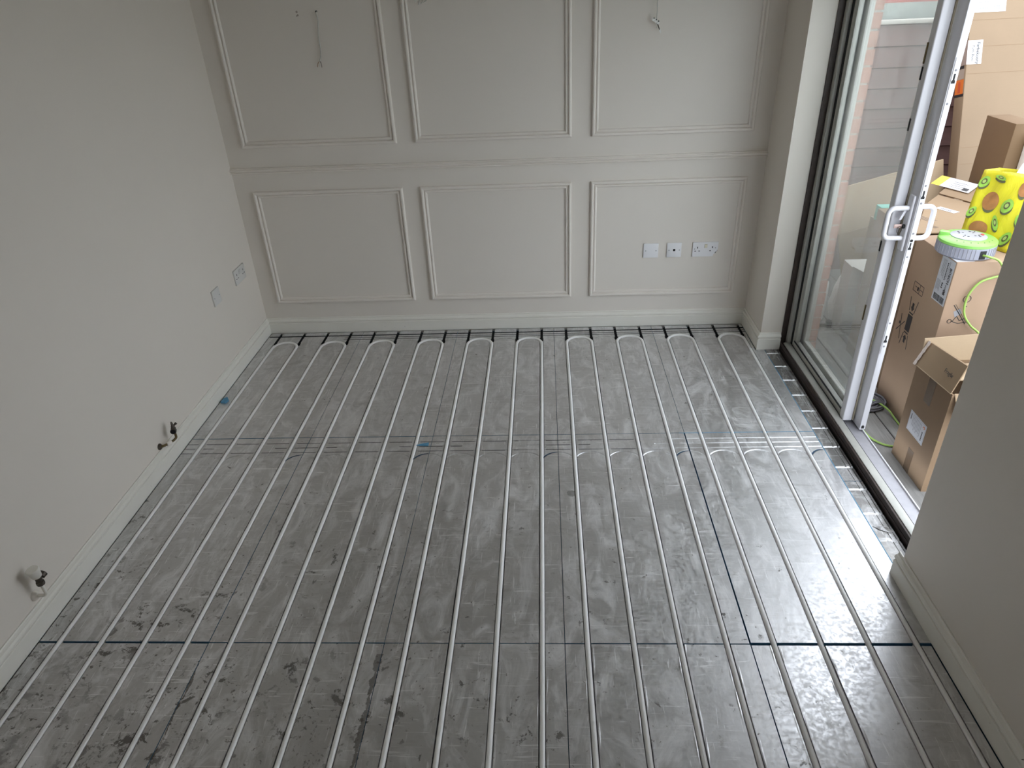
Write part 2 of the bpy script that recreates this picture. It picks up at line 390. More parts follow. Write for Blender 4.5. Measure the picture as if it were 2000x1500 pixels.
# wall behind the photographer, with an opening added for fill light
struct(boxes('wall_near', [(XL, YN - 0.2, -0.25, 1.30, YN, ZC + 0.2), (1.80, YN - 0.2, -0.25, 2.912, YN, ZC + 0.2), (1.30, YN - 0.2, 1.80, 1.80, YN, ZC + 0.2), (1.30, YN - 0.2, -0.25, 1.80, YN, 1.15)], wall_m))

def strip(name, prof, p0, p1, out, up, mat, parent=None, s0=None, s1=None):
    p0 = Vector(p0); p1 = Vector(p1); d = (p1 - p0).normalized(); out = Vector(out); up = Vector(up); n = len(prof)
    V = [p0 + out * a + up * b + d * (s0(a, b) if s0 else 0) for a, b in prof] + [p1 + out * a + up * b - d * (s1(a, b) if s1 else 0) for a, b in prof]
    F = [(i, (i + 1) % n, (i + 1) % n + n, i + n) for i in range(n)] + [tuple(range(n)), tuple(range(n, 2 * n))]
    return mesh(name, V, F, mat, parent)
SK = [(0, 0), (0.016, 0), (0.016, 0.063), (0.0145, 0.065), (0.0105, 0.0665), (0.0100, 0.0705), (0.0150, 0.073), (0.0175, 0.077), (0.0170, 0.082), (0.0130, 0.088), (0.0080, 0.091), (0.0055, 0.093), (0.0065, 0.097), (0.0045, 0.101), (0, 0.101)]
def skirt(name, p0, p1, out, s0=None, s1=None): return struct(strip(name, SK, p0, p1, out, (0, 0, 1), skirt_m, None, s0, s1))
inn = lambda a, b: a
ext = lambda a, b: -a
skirt('baseboard_left', (XL, YN, 0.0), (XL, YB, 0.0), (1, 0, 0), inn, inn)
skirt('baseboard_back', (XL, YB, 0.0), (XR, YB, 0.0), (0, -1, 0), inn, inn)
skirt('baseboard_right', (XR, YB, 0.0), (XR, YP0, 0.0), (-1, 0, 0), inn, ext)
skirt('baseboard_reveal', (XR, YP0, 0.0), (3.008, YP0, 0.0), (0, -1, 0), ext, None)
skirt('baseboard_right_near', (2.912, YP1 + 0.010, 0.0), (2.912, YN, 0.0), (-1, 0, 0), None, inn)

# wall panel mouldings and dado rail: four mitred lengths per frame
PM = [(0, 0), (0.011, 0.0), (0.0165, 0.003), (0.0185, 0.008), (0.0175, 0.013), (0.0130, 0.0165), (0.0060, 0.0180), (0.0050, 0.0205), (0.0095, 0.0225), (0.0110, 0.026), (0.0095, 0.031), (0.0050, 0.0345), (0, 0.035)]
XS = [0.0107, 0.8768, 0.9792, 1.8333, 1.943, 2.8051]
mit = lambda a, b: b
for i in range(6):
    c = i % 3; x0, x1 = XS[2 * c], XS[2 * c + 1]; z0, z1 = (1.1374, 2.12) if i < 3 else (0.2047, 0.8953)
    t = struct_empty('trim_%d' % (i + 1), (x0, YB, z0))
    o = (0, -1, 0)
    strip('moulding_strip', PM, (x0, YB, z0), (x1, YB, z0), o, (0, 0, 1), trimm, t, mit, mit)
    strip('moulding_strip', PM, (x0, YB, z1), (x1, YB, z1), o, (0, 0, -1), trimm, t, mit, mit)
    strip('moulding_strip', PM, (x0, YB, z0), (x0, YB, z1), o, (1, 0, 0), trimm, t, mit, mit)
    strip('moulding_strip', PM, (x1, YB, z0), (x1, YB, z1), o, (-1, 0, 0), trimm, t, mit, mit)
DR = [(0, 0), (0.010, 0.000), (0.0135, 0.004), (0.0130, 0.0075), (0.0075, 0.0090), (0.0085, 0.012), (0.0190, 0.017), (0.0215, 0.021), (0.0205, 0.025), (0.0125, 0.0275), (0.0120, 0.032), (0, 0.033)]
struct(strip('trim_7', DR, (XL, YB, 0.997), (XR, YB, 0.997), (0, -1, 0), (0, 0, 1), trimm))

# ------------------------------------------------------------------ floor of foil-faced boards with pressed pipe grooves
fl = struct(box('floor', (XL - 0.02, YN, -0.06, 3.05, YB + 0.02, -0.024), sub_m))
PR = 0.0085
def up_(d, wd, dep):                       # U-shaped groove section
    a = abs(d) / wd
    return 0.0 if a >= 1 else dep * min(1.0, (1 - a) * 4.0)
def soft_(d, wd, dep):                     # shallow creased groove
    return 0.0 if abs(d) >= wd else dep * 0.5 * (1 + math.cos(math.pi * d / wd))
def bank_h(x, y, row):
    h = 0.0; i = round(x / 0.15)
    if 0 <= i <= 19:
        d = x - i * 0.15
        if row == 0 and y > (-0.06 if abs(d) < 1 else 0): h = up_(d, 0.0078, 0.017)
        else: h = up_(d, 0.0112, 0.017)
        a = abs(d)
        if 0.0112 < a < 0.0185 and y < -0.13:
            q = math.sin(y * 37.0 + i * 2.1) * math.sin(y * 13.3 + i * 5.7 + (1.9 if d > 0 else 0)) + 0.35 * math.sin(y * 71 + i)
            h = -0.0011 * max(0.0, q) * (1 - abs(a - 0.0145) / 0.0045) if abs(a - 0.0145) < 0.0045 else 0.0
    if row == 0:
        h0 = h; h = max(h, up_(y - 0.035, 0.0065, 0.010))
        if x > 0.42: h = max(h, up_(y - 0.004, 0.003, 0.006), up_(y + 0.019, 0.0028, 0.005))
        yc = -0.12
        k = math.floor(x / 0.15)
        if y > yc and 0 <= k < 19:
            d = math.hypot(x - (k + 0.5) * 0.15, y - yc) - 0.075
            h = max(h, up_(d, 0.0112, 0.017) if k % 2 == 0 else up_(d, 0.0045, 0.003))
    if row == 1:
        ii = int((x + 0.075) / 0.15)
        h = max(h, soft_(y + 1.129, 0.0040, 0.0030), soft_(y + 1.203, 0.0038, 0.0030))
        if ii % 4 in (0, 3) or ii > 16: h = max(h, soft_(y + 1.166, 0.0040, 0.0030))
        yc = -1.30; k = math.floor(x / 0.15)
        if y > yc and -1 <= k < 20:
            d = math.hypot(x - (k + 0.5) * 0.15, y - yc) - 0.075
            h = max(h, soft_(d, 0.0060, 0.0028))
    return -h
def xs_for(x0, x1, fine):
    s = {round(x0, 5), round(x1, 5)}
    n = int(round((x1 - x0) / (0.005 if fine else 0.03)))
    for k in range(n + 1): s.add(round(x0 + (x1 - x0) * k / n, 5))
    for i in range(20):
        c = i * 0.15
        for e in (-0.0185, -0.0145, -0.0113, -0.0084, -0.0079, -0.0058, -0.003, 0, 0.003, 0.0058, 0.0079, 0.0084, 0.0113, 0.0145, 0.0185):
            if x0 < c + e < x1: s.add(round(c + e, 5))
    v = sorted(s); out = [v[0]]
    for a in v[1:]:
        if a - out[-1] > 0.00035: out.append(a)
    out[-1] = x1; return out
def ys_for(y0, y1, zones, marks):
    s = {y0, y1}; y = y0
    while y < y1: s.add(round(y, 5)); y += 0.04
    for a, b, st in zones:
        n = int((b - a) / st)
        for k in range(n + 1):
            yy = a + (b - a) * k / n
            if y0 < yy < y1: s.add(round(yy, 5))
    for c, wd in marks:
        for e in (-wd - 0.0001, -wd * 0.75, -wd * 0.5, -wd * 0.25, 0, wd * 0.25, wd * 0.5, wd * 0.75, wd + 0.0001):
            if y0 < c + e < y1: s.add(round(c + e, 5))
    v = sorted(s); out = [v[0]]
    for a in v[1:]:
        if a - out[-1] > 0.0004: out.append(a)
    out[-1] = y1; return out
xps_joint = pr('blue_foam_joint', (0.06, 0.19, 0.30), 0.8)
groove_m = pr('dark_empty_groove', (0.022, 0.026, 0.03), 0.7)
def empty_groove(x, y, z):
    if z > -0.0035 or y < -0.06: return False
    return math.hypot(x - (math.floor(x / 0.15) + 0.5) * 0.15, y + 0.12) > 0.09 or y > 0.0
def shaded_slit(x, y, z):  # slit centres painted dark on the left, where the foil mirrors shade
    return z < -0.0016 and -1.21 < y < -1.12 and x < 2.02 - 0.5 * math.sin(x * 9) and abs((x + 0.02) % 0.15) > 0.04
def height_panel(name, xs, ys, hf, parent, mat=foil_m, zb=-0.022, dark=None, gm=None):
    nx, ny = len(xs), len(ys)
    V = [(x, y, hf(x, y)) for y in ys for x in xs]
    F = [(j * nx + i, j * nx + i + 1, (j + 1) * nx + i + 1, (j + 1) * nx + i) for j in range(ny - 1) for i in range(nx - 1)]
    rim = [i for i in range(nx)] + [j * nx + nx - 1 for j in range(1, ny)] + [(ny - 1) * nx + i for i in range(nx - 2, -1, -1)] + [j * nx for j in range(ny - 2, 0, -1)]
    b0 = len(V); V += [(V[i][0], V[i][1], zb) for i in rim]; k = len(rim)
    F += [(rim[(q + 1) % k], rim[q], b0 + q, b0 + (q + 1) % k) for q in range(k)]
    me = bpy.data.meshes.new(name); me.from_pydata(V, [], F); o = link(name, me, mat, parent)
    me.materials.append(xps_joint)
    nq = (nx - 1) * (ny - 1)
    for q in range(nq, len(F)): me.polygons[q].material_index = 1
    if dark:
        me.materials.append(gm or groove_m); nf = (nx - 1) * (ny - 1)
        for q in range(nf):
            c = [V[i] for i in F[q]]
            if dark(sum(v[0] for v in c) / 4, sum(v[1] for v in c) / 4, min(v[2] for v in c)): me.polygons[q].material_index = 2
    return o
JX = [-0.0700, 0.525, 1.125, 1.725, 2.325, 2.925]
JY = [0.0830, -1.083, -2.287, -3.487, YN + 0.002]
GX = {0: [0.0004, 0.0008, 0.0009, 0.0010, 0.0009, 0.0014], 1: [0.0004, 0.0012, 0.0009, 0.0012, 0.0028, 0.0014], 2: [0.0004, 0.0012, 0.0010, 0.0012, 0.0018, 0.0014], 3: [0.0004, 0.0012, 0.0010, 0.0012, 0.0018, 0.0014]}
GY = {0: (0, 0, 0, 0, 0), 1: (0.0022, 0.0020, 0.0016, 0.0014, 0.0020), 2: (0.0040, 0.0022, 0.0014, 0.0020, 0.0055), 3: (0.0015,) * 5, 4: (0,) * 5}
for row in range(4):
    for c in range(5):
        x0, x1 = JX[c] + GX[row][c], JX[c + 1] - GX[row][c + 1]
        if c == 4 and row >= 2: x1 = 2.8915
        y1, y0 = JY[row] - GY[row][c], JY[row + 1] + GY[row + 1][c]
        if row == 0: z = [(-0.125, 0.09, 0.005)]; mk = [(0.035, 0.0065), (0.004, 0.003), (-0.019, 0.0028)]
        elif row == 1: z = [(-1.31, -1.212, 0.003)]; mk = [(-1.129, 0.0040), (-1.166, 0.0040), (-1.203, 0.0038)]
        else: z = []; mk = []
        if row == 0 and c == 4: x1 = 2.8755
        height_panel('floor_panel', xs_for(x0, x1, row < 2), ys_for(y0, y1, z, mk), lambda x, y, r=row: bank_h(x, y, r), fl, dark=(empty_groove if row == 0 else shaded_slit if row == 1 else None))
# fillers beside the last column, in the door recess
def strip_h(x, y):
    h = max(up_(x - 2.972, 0.004, 0.0025), up_(x - 2.9925, 0.003, 0.004))
    k = round((y + 0.305) / 0.1508); d = y + 0.305 - k * 0.1508
    return -max(h, soft_(d, 0.0080, 0.0042))
def strip_axes(x0, x1, y0, y1):
    xs = sorted({x0, x1, 2.93, 2.94, 2.95, 2.96, 2.968, 2.969, 2.972, 2.975, 2.976, 2.985, 2.9895, 2.9902, 2.9925, 2.9948, 2.9955, 3.0})
    xs = [x for x in xs if x0 <= x <= x1]; s = {y0, y1}
    for k in range(-1, 13):
        c = -0.305 - k * 0.1508
        for e in (-0.008, -0.006, -0.004, -0.002, 0, 0.002, 0.004, 0.006, 0.008, 0.04, 0.08):
            if y0 < c + e < y1: s.add(c + e)
    return xs, sorted(s)
for x0, x1, y0, y1 in ((2.9268, 3.003, -1.455, -0.256), (2.9268, 3.003, -1.972, -1.458)):
    xs, ys = strip_axes(x0, x1, y0, y1); height_panel('floor_panel', xs, ys, strip_h, fl, foil_strip, dark=lambda x, y, z: z < -0.0007 and abs((y + 0.305 + 0.0754) % 0.1508 - 0.0754) < 0.0085, gm=foil_m)  # grooves take the brighter foil, their glints put into the colour
height_panel('floor_panel', [2.8758, 2.90, 2.9236], [-1.081, -0.7, -0.256], lambda x, y: 0.0, fl)
# (the part of column five right of the pipe already reaches to 2.879; this closes it to the joint)
height_panel('floor_panel', [2.8970, 2.91, 2.9236], [-1.972, -1.5, -1.0845], lambda x, y: 0.0, fl) if False else None
# blue foam core showing at cut edges
for a in ((2.9242, -0.34, 2.9272, -1.96),):
    box('foam_edge', (a[0], a[3], -0.02, a[2], a[1], 0.0004), xps, fl)
box('foam_edge', (2.30, -1.0850, -0.02, 2.924, -1.0812, 0.0003), xps, fl)
for k, full in ((3, 0), (7, 0), (11, 0), (15, 0), (19, 0)):
    xc = (k + 0.5) * 0.15; pts = []
    for q in range(11):
        a = math.pi - 0.25 - q / 10 * (math.pi / 2 - 0.28)
        pts.append((xc + 0.075 * math.cos(a), -1.30 + 0.075 * math.sin(a), -0.0012))
    V = []; F = []
    for j, p in enumerate(pts):
        a = math.pi - 0.25 - j / 10 * (math.pi / 2 - 0.28); ww = 0.0014 + 0.0022 * math.sin(math.pi * j / 10)
        for s_ in (-1, 1):
            V.append((xc + (0.075 + s_ * ww) * math.cos(a), -1.30 + (0.075 + s_ * ww) * math.sin(a), 0.0005))
    F = [(2 * j, 2 * j + 1, 2 * j + 3, 2 * j + 2) for j in range(10)]
    o = mesh('foam_edge', V, F, xps_dark, fl)

# ten pipe loops
ordn = ['first', 'second', 'third', 'fourth', 'fifth', 'sixth', 'seventh', 'eighth', 'ninth', 'tenth']
for k in range(10):
    xa, xb = 2 * k * 0.15, (2 * k + 1) * 0.15; rd = random.Random(40 + k); pts = []
    z = -0.0038
    wob = [rd.uniform(-0.0012, 0.0012) for _ in range(9)]
    ysq = [YN + 0.03 + (-0.12 - YN - 0.03) * i / 8 for i in range(9)]
    leg = lambda x, s: crom([(x + (wob[i] * s if 0 < i < 8 else 0), ysq[i], z) for i in range(9)], 4)
    pts = leg(xa, 1)[:-1]
    xm = (xa + xb) / 2
    pts += [Vector((xm - 0.075 * math.cos(a), -0.12 + 0.075 * math.sin(a), z + 0.0012 * math.sin(a))) for a in (math.pi * q / 16 for q in range(17))]
    pts += leg(xb, -1)[::-1][1:]
    lab = 'white heating pipe loop pressed into the foil floor, %s from the left wall' % ordn[k]
    if k == 0: lab = 'white heating pipe loop in the foil floor, nearest the left skirting board'
    if k == 9: lab = 'white heating pipe loop in the foil floor, nearest the patio door'
    tag(tube('heating_pipe', pts, PR, pipe_m, None, 12), lab, 'pipe', 'underfloor heating pipe loops')

# ------------------------------------------------------------------ sockets and plates
def screw(fr, a, b, parent, r=0.0032): lathe('screw', [(r, 0.0), (r, 0.0008), (r * 0.6, 0.0014)], fr.p(a, b, 0.0085), fr.n, ink_soft, parent, 10)
def slot(fr, a, b, wd, h, parent): box('socket_slot', (a - wd / 2, b - h / 2, 0.0086, a + wd / 2, b + h / 2, 0.0096), dark_hole, parent, xf=fr.m())
def plate(fr, wd, h, mat, parent, name='face_plate'): return box(name, (-wd / 2, -h / 2, 0.0, wd / 2, h / 2, 0.009), mat, parent, bevel=0.0022, xf=fr.m())
def pins(fr, a, b, parent):
    slot(fr, a, b + 0.012, 0.0048, 0.011, parent); slot(fr, a - 0.0115, b - 0.009, 0.0095, 0.0042, parent); slot(fr, a + 0.0115, b - 0.009, 0.0095, 0.0042, parent)
def rocker(fr, a, b, parent):
    box('switch', (a - 0.008, b - 0.011, 0.007, a + 0.008, b + 0.011, 0.0122), pale_sw, parent, bevel=0.0015, xf=fr.m())
pale_sw = pr('aged_switch_plastic', (0.74, 0.70, 0.56), 0.35)
old_white = pr('dull_white_plastic', (0.66, 0.655, 0.63), 0.35, var=0.02)
fr = Frame((2.299, YB - 0.0002, 0.482), (1, 0, 0), (0, 0, 1))
t = thing('blanking_plate', (2.299, YB, 0.439), 'blank white square wall plate, leftmost of the three on the panelled wall', 'plate', 'electrical wall plates')
plate(fr, 0.087, 0.086, white_plastic, t); screw(fr, -0.0300, 0, t); screw(fr, 0.0300, 0, t)
fr = Frame((2.434, YB - 0.0002, 0.482), (1, 0, 0), (0, 0, 1))
t = thing('aerial_socket', (2.434, YB, 0.439), 'square white aerial socket with one central hole, on the panelled wall', 'socket', 'electrical wall plates')
plate(fr, 0.084, 0.086, white_plastic, t); screw(fr, -0.0300, 0, t); screw(fr, 0.0300, 0, t)
lathe('coaxial_port', [(0.0075, 0.0), (0.0075, 0.001), (0.0055, 0.0016)], fr.p(0, 0.001, 0.0085), fr.n, dark_hole, t, 14)
fr = Frame((2.614, YB - 0.0002, 0.482), (1, 0, 0), (0, 0, 1))
t = thing('double_socket', (2.614, YB, 0.439), 'white double power socket with a broken lower right corner on panelled wall', 'socket', 'electrical wall plates')
h2, w2 = 0.043, 0.073
outl = [(-w2, -h2), (0.046, -h2), (0.049, -0.031), (0.056, -0.026), (0.058, -0.017), (0.066, -0.014), (0.069, -0.004), (w2, -0.002), (w2, h2), (-w2, h2)]
prism('face_plate', [fr.p(a, b, 0) for a, b in outl], fr.n, 0.009, white_plastic, t)
prism('break_hole', [fr.p(a, b, 0.0002) for a, b in ((0.050, -0.030), (0.060, -0.026), (0.070, -0.013), (0.071, -0.004), (0.066, -0.013), (0.058, -0.016), (0.056, -0.025))], fr.n, 0.004, dark_hole, t)
pins(fr, -0.046, 0.0, t)
slot(fr, 0.040, 0.012, 0.0048, 0.011, t); slot(fr, 0.0285, -0.009, 0.0095, 0.0042, t)
rocker(fr, 0.002, 0.020, t); screw(fr, -0.062, 0.004, t); screw(fr, 0.058, 0.008, t)
# left wall
fr = Frame((XL + 0.0002, -0.447, 0.486), (0, 1, 0), (0, 0, 1))
t = thing('blanking_plate', (XL, -0.447, 0.443), 'blank square wall plate on the plain left wall, beside the double socket', 'plate', 'electrical wall plates')
plate(fr, 0.086, 0.086, old_white, t); screw(fr, -0.030, 0.0, t); screw(fr, 0.030, 0.0, t)
fr = Frame((XL + 0.0002, -0.118, 0.484), (0, 1, 0), (0, 0, 1))
t = thing('double_socket', (XL, -0.118, 0.441), 'white double power socket on the plain left wall near the corner', 'socket', 'electrical wall plates')
plate(fr, 0.146, 0.086, old_white, t); pins(fr, -0.045, 0.0, t); pins(fr, 0.045, 0.0, t)
box('switch', (-0.014, 0.006, 0.007, -0.002, 0.030, 0.0118), old_white, t, bevel=0.0015, xf=fr.m()); box('switch', (0.002, 0.006, 0.007, 0.014, 0.030, 0.0118), old_white, t, bevel=0.0015, xf=fr.m())

# ------------------------------------------------------------------ cable tails on the panelled wall
yw = YB - 0.004
t = thing('cable_tail', (0.5475, YB, 1.786), 'grey cable tail with splayed copper ends hanging in the upper left panel', 'cable', 'loose cable tails')
tube('cable', crom([(0.5475, YB - 0.001, 1.786), (0.549, yw - 0.010, 1.778), (0.552, yw - 0.010, 1.750), (0.545, yw - 0.006, 1.715), (0.540, yw - 0.004, 1.670), (0.5395, yw - 0.004, 1.620), (0.536, yw - 0.006, 1.588), (0.527, yw - 0.010, 1.560)], 6), 0.0030, cable_white, t, 8)
for dx, dz, yy in ((-0.012, -0.028, 0.012), (0.0, -0.026, 0.02), (0.012, -0.030, 0.016)):
    tube('wire', crom([(0.527, yw - 0.010, 1.562), (0.525 + dx * 0.7, yw - yy, 1.552), (0.523 + dx, yw - yy, 1.562 + dz)], 5), 0.0016, (copper if dx < 0 else cable_white if dx == 0 else valve_m), t, 6)
lathe('cable_hole', [(0.0055, 0.0), (0.0055, 0.0012), (0.004, 0.0016)], (0.5465, YB - 0.0002, 1.787), (0, -1, 0), dark_hole, t, 12)
t = thing('screw_holes', (0.447, YB, 1.783), 'pair of torn screw holes left of the cable in the upper left panel', 'hole')
for x, z, r in ((0.446, 1.790, 0.0055), (0.449, 1.775, 0.0045), (0.443, 1.772, 0.0035)):
    lathe('wall_plug', [(r, 0.0), (r, 0.0008), (r * 0.4, 0.0011)], (x, YB - 0.0001, z), (0, -1, 0), plaster_b, t, 9)
t = thing('cable_tail', (2.258, YB, 1.85), 'thin flex ending in a screw terminal block in the upper right panel', 'cable', 'loose cable tails')
tube('cable', crom([(2.262, YB - 0.001, 1.86), (2.262, yw - 0.012, 1.83), (2.258, yw - 0.016, 1.790), (2.2525, yw - 0.016, 1.760), (2.2545, yw - 0.018, 1.735), (2.253, yw - 0.018, 1.700), (2.252, yw - 0.02, 1.688)], 6), 0.0022, cable_white, t, 8)
Rm = Matrix.Translation((2.249, yw - 0.020, 1.680)) @ Matrix.Rotation(0.55, 4, 'Y')
boxes('terminal_block', [(-0.020, -0.006, -0.007, -0.0075, 0.006, 0.007), (-0.006, -0.006, -0.007, 0.0065, 0.006, 0.007), (0.008, -0.006, -0.007, 0.020, 0.006, 0.007), (-0.02, -0.004, -0.003, 0.02, 0.004, 0.003)], sack_m, t, xf=Rm, bevel=0.001)
for a in (-0.0137, 0.0003, 0.014): lathe('terminal_screw', [(0.003, 0), (0.003, 0.004), (0.002, 0.0045)], Rm @ Vector((a, -0.004, 0.005)), (-0.5, -0.5, 0.85), dark_hole, t, 8)
tube('wire', crom([(2.258, yw - 0.02, 1.674), (2.264, yw - 0.018, 1.655), (2.274, yw - 0.012, 1.636)], 5), 0.0028, valve_m, t, 8)
tube('wire', crom([(2.252, yw - 0.022, 1.672), (2.256, yw - 0.026, 1.660), (2.254, yw - 0.022, 1.648)], 4), 0.0014, cable_white, t, 6)
prism('wire_sleeve', [(2.268, yw - 0.014, 1.652), (2.276, yw - 0.014, 1.640), (2.279, yw - 0.012, 1.622), (2.271, yw - 0.012, 1.632)], (0, -1, 0), 0.003, sack_m, t)
t = thing('cable_tail', (1.088, YB, 1.88), 'curled white wire ends hanging into the upper middle panel', 'cable', 'loose cable tails')
tube('cable', crom([(1.085, YB - 0.001, 1.90), (1.086, yw - 0.012, 1.88), (1.083, yw - 0.016, 1.835)], 6), 0.003, cable_white, t, 8)
for i, (dx, zz) in enumerate(((-0.020, 1.808), (-0.006, 1.797), (0.008, 1.802), (0.020, 1.806))):
    tube('wire', crom([(1.083, yw - 0.016, 1.838), (1.083 + dx * 1.1, yw - 0.022, 1.826), (1.086 + dx * 1.3, yw - 0.018, 1.814), (1.078 + dx, yw - 0.014, zz)], 5), 0.0026, cable_white, t, 7)

# ------------------------------------------------------------------ radiator tails on the left wall
t = thing('radiator_valve', (XL, -2.20, 0.13), 'radiator tail with a cream plastic cap on a dark valve body, nearer the camera', 'valve', 'radiator tails')
XV = -0.045
lathe('wall_collar', [(0.019, 0.0), (0.019, 0.004), (0.013, 0.012), (0.010, 0.014)], (XL, -2.20, 0.132), (1, 0, 0), trimm, t, 18)
tube('pipe', crom([(XL, -2.20, 0.132), (-0.066, -2.20, 0.132), (-0.052, -2.20, 0.134), (-0.0455, -2.20, 0.143), (XV, -2.20, 0.155), (XV, -2.20, 0.188)], 5), 0.0056, skirt_m, t, 12)
lathe('pipe_nut', [(0.008, 0.0), (0.0125, 0.003), (0.0135, 0.009), (0.0125, 0.016), (0.008, 0.019)], (XV, -2.20, 0.182), (0, 0, 1), valve_m, t, 14)
lathe('valve_body', [(0.0085, 0.0), (0.0105, 0.004), (0.0105, 0.018), (0.0125, 0.020), (0.0125, 0.024)], (XV, -2.20, 0.198), (0, 0, 1), valve_m, t, 14)
lathe('valve_union', [(0.006, 0.0), (0.0065, 0.012), (0.0125, 0.0125), (0.0135, 0.026), (0.0105, 0.028)], (XV, -2.20, 0.208), (0.15, 1, 0.25), valve_m, t, 14)
lathe('valve_cap', [(0.0115, 0.0), (0.0155, 0.004), (0.0175, 0.020), (0.0205, 0.034), (0.0205, 0.038), (0.0185, 0.040)], (XV, -2.20, 0.219), (0.0, -0.12, 1), skirt_m, t, 20)
t = thing('radiator_valve', (XL, -1.235, 0.10), 'radiator tail with a bare tarnished valve and no cap, further along left wall', 'valve', 'radiator tails')
tube('pipe', crom([(XL, -1.31, 0.118), (-0.075, -1.305, 0.118), (-0.060, -1.285, 0.117), (-0.050, -1.262, 0.116), (XV, -1.240, 0.118), (XV, -1.235, 0.128), (XV, -1.235, 0.148)], 6), 0.0055, brass, t, 12)
lathe('wall_collar', [(0.015, 0.0), (0.015, 0.004), (0.010, 0.010)], (XL, -1.31, 0.118), (1, 0, 0), valve_m, t, 16)
lathe('pipe_elbow', [(0.009, -0.012), (0.011, -0.006), (0.011, 0.006), (0.009, 0.012)], (-0.058, -1.281, 0.117), (0.5, 0.85, 0), trimm, t, 14)
lathe('valve_body', [(0.007, 0.0), (0.0105, 0.004), (0.0110, 0.022), (0.0085, 0.026), (0.0085, 0.032), (0.0065, 0.034), (0.0045, 0.050), (0.0025, 0.056)], (XV, -1.235, 0.148), (0, 0, 1), valve_m, t, 14)
lathe('valve_union', [(0.008, 0.0), (0.0125, 0.002), (0.0135, 0.020), (0.0115, 0.021), (0.0100, 0.016)], (XV, -1.235, 0.160), (0.35, -1, 0.1), valve_m, t, 16)
lathe('union_bore', [(0.0105, 0.0), (0.0105, 0.001)], Vector((XV, -1.235, 0.160)) + Vector((0.35, -1, 0.1)).normalized() * 0.0205, (0.35, -1, 0.1), dark_hole, t, 16)
lathe('drain_spout', [(0.004, 0.0), (0.005, 0.014), (0.006, 0.016), (0.006, 0.022)], (XV, -1.235, 0.178), (0.4, 0.6, 0.3), valve_m, t, 10)

# ------------------------------------------------------------------ scraps on the floor
def scrap(name, c, pts, mat, label, lift=0.004):
    V = [Vector((c[0] + a, c[1] + b, z)) for a, b, z in pts]; n = len(V); cz = sum(v.z for v in V) / n + 0.004
    top = [Vector((c[0], c[1], cz))]
    V2 = V + [Vector((v.x, v.y, v.z + lift)) for v in V] + [top[0], top[0] + Vector((0, 0, lift))]
    F = [(i, (i + 1) % n, n + (i + 1) % n, n + i) for i in range(n)] + [((i + 1) % n, i, 2 * n) for i in range(n)] + [(n + i, n + (i + 1) % n, 2 * n + 1) for i in range(n)]
    tag(mesh(name, V2, F, mat), label, 'scrap')
scrap('foam_scrap', (-0.045, -0.735), [(-0.018, -0.015, 0.001), (0.010, -0.020, 0.001), (0.022, 0.0, 0.004), (0.010, 0.018, 0.012), (-0.012, 0.014, 0.006)], xps, 'small blue foam scrap lying against the left skirting board', 0.008)
scrap('foil_scrap', (2.962, -1.748), [(-0.030, 0.012, 0.001), (-0.012, -0.008, 0.002), (0.020, -0.026, 0.002), (0.034, -0.028, 0.008), (0.012, -0.006, 0.012), (-0.008, 0.014, 0.006)], foil_m, 'torn curl of shiny foil on the floor strip by the door', 0.001)
scrap('foam_scrap', (1.083, -1.155), [(-0.035, -0.006, 0.001), (0.030, -0.012, 0.001), (0.030, 0.014, 0.002), (0.0, 0.006, 0.003)], xps, 'blue foam sliver at the board joint in the middle of the floor', 0.002)

# ------------------------------------------------------------------ patio door: sub-frame, fixed light, sliding leaf
ZT = 2.045
t1 = struct_empty('trim_8', (3.02, -1.1, 0))
box('timber_sill', (3.0115, YP1 - 0.01, -0.03, 3.0215, YP0, 0.046), dark_timber, t1, bevel=0.003)
box('timber_sill_lip', (3.0085, YP1 - 0.01, 0.012, 3.0125, YP0 - 0.006, 0.024), dark_timber, t1, bevel=0.002)
box('timber_jamb', (3.011, YP0 - 0.006, 0.030, 3.040, YP0 + 0.02, 2.05), dark_timber, t1)
box('timber_head', (3.006, YP1, 2.046, 3.040, YP0, 2.06), dark_timber, t1)
t2 = struct_empty('trim_9', (3.08, -1.1, 0))                   # white outer frame and cill
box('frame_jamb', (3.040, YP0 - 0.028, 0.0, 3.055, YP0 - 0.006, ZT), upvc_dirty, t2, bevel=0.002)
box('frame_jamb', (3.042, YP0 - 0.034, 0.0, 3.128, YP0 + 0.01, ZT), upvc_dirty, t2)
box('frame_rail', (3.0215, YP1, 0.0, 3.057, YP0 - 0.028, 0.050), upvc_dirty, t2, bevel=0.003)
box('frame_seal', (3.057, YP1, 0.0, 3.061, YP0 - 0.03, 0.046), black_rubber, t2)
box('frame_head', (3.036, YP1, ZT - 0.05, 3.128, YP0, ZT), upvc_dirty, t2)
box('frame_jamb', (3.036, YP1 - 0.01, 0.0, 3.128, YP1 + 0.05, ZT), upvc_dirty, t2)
box('track_cill', (3.061, YP1, -0.02, 3.128, YP0 - 0.03, 0.026), metal_cill, t2)
box('track_ridge', (3.1265, YP1, -0.02, 3.1325, YP0, 0.034), upvc, t2, bevel=0.002)
prism('outer_cill', [(3.1325, YP1, 0.012), (3.170, YP1, -0.018), (3.170, YP1, -0.034), (3.1325, YP1, -0.034)], (0, 1, 0), YP0 - YP1, metal_cill, t2)
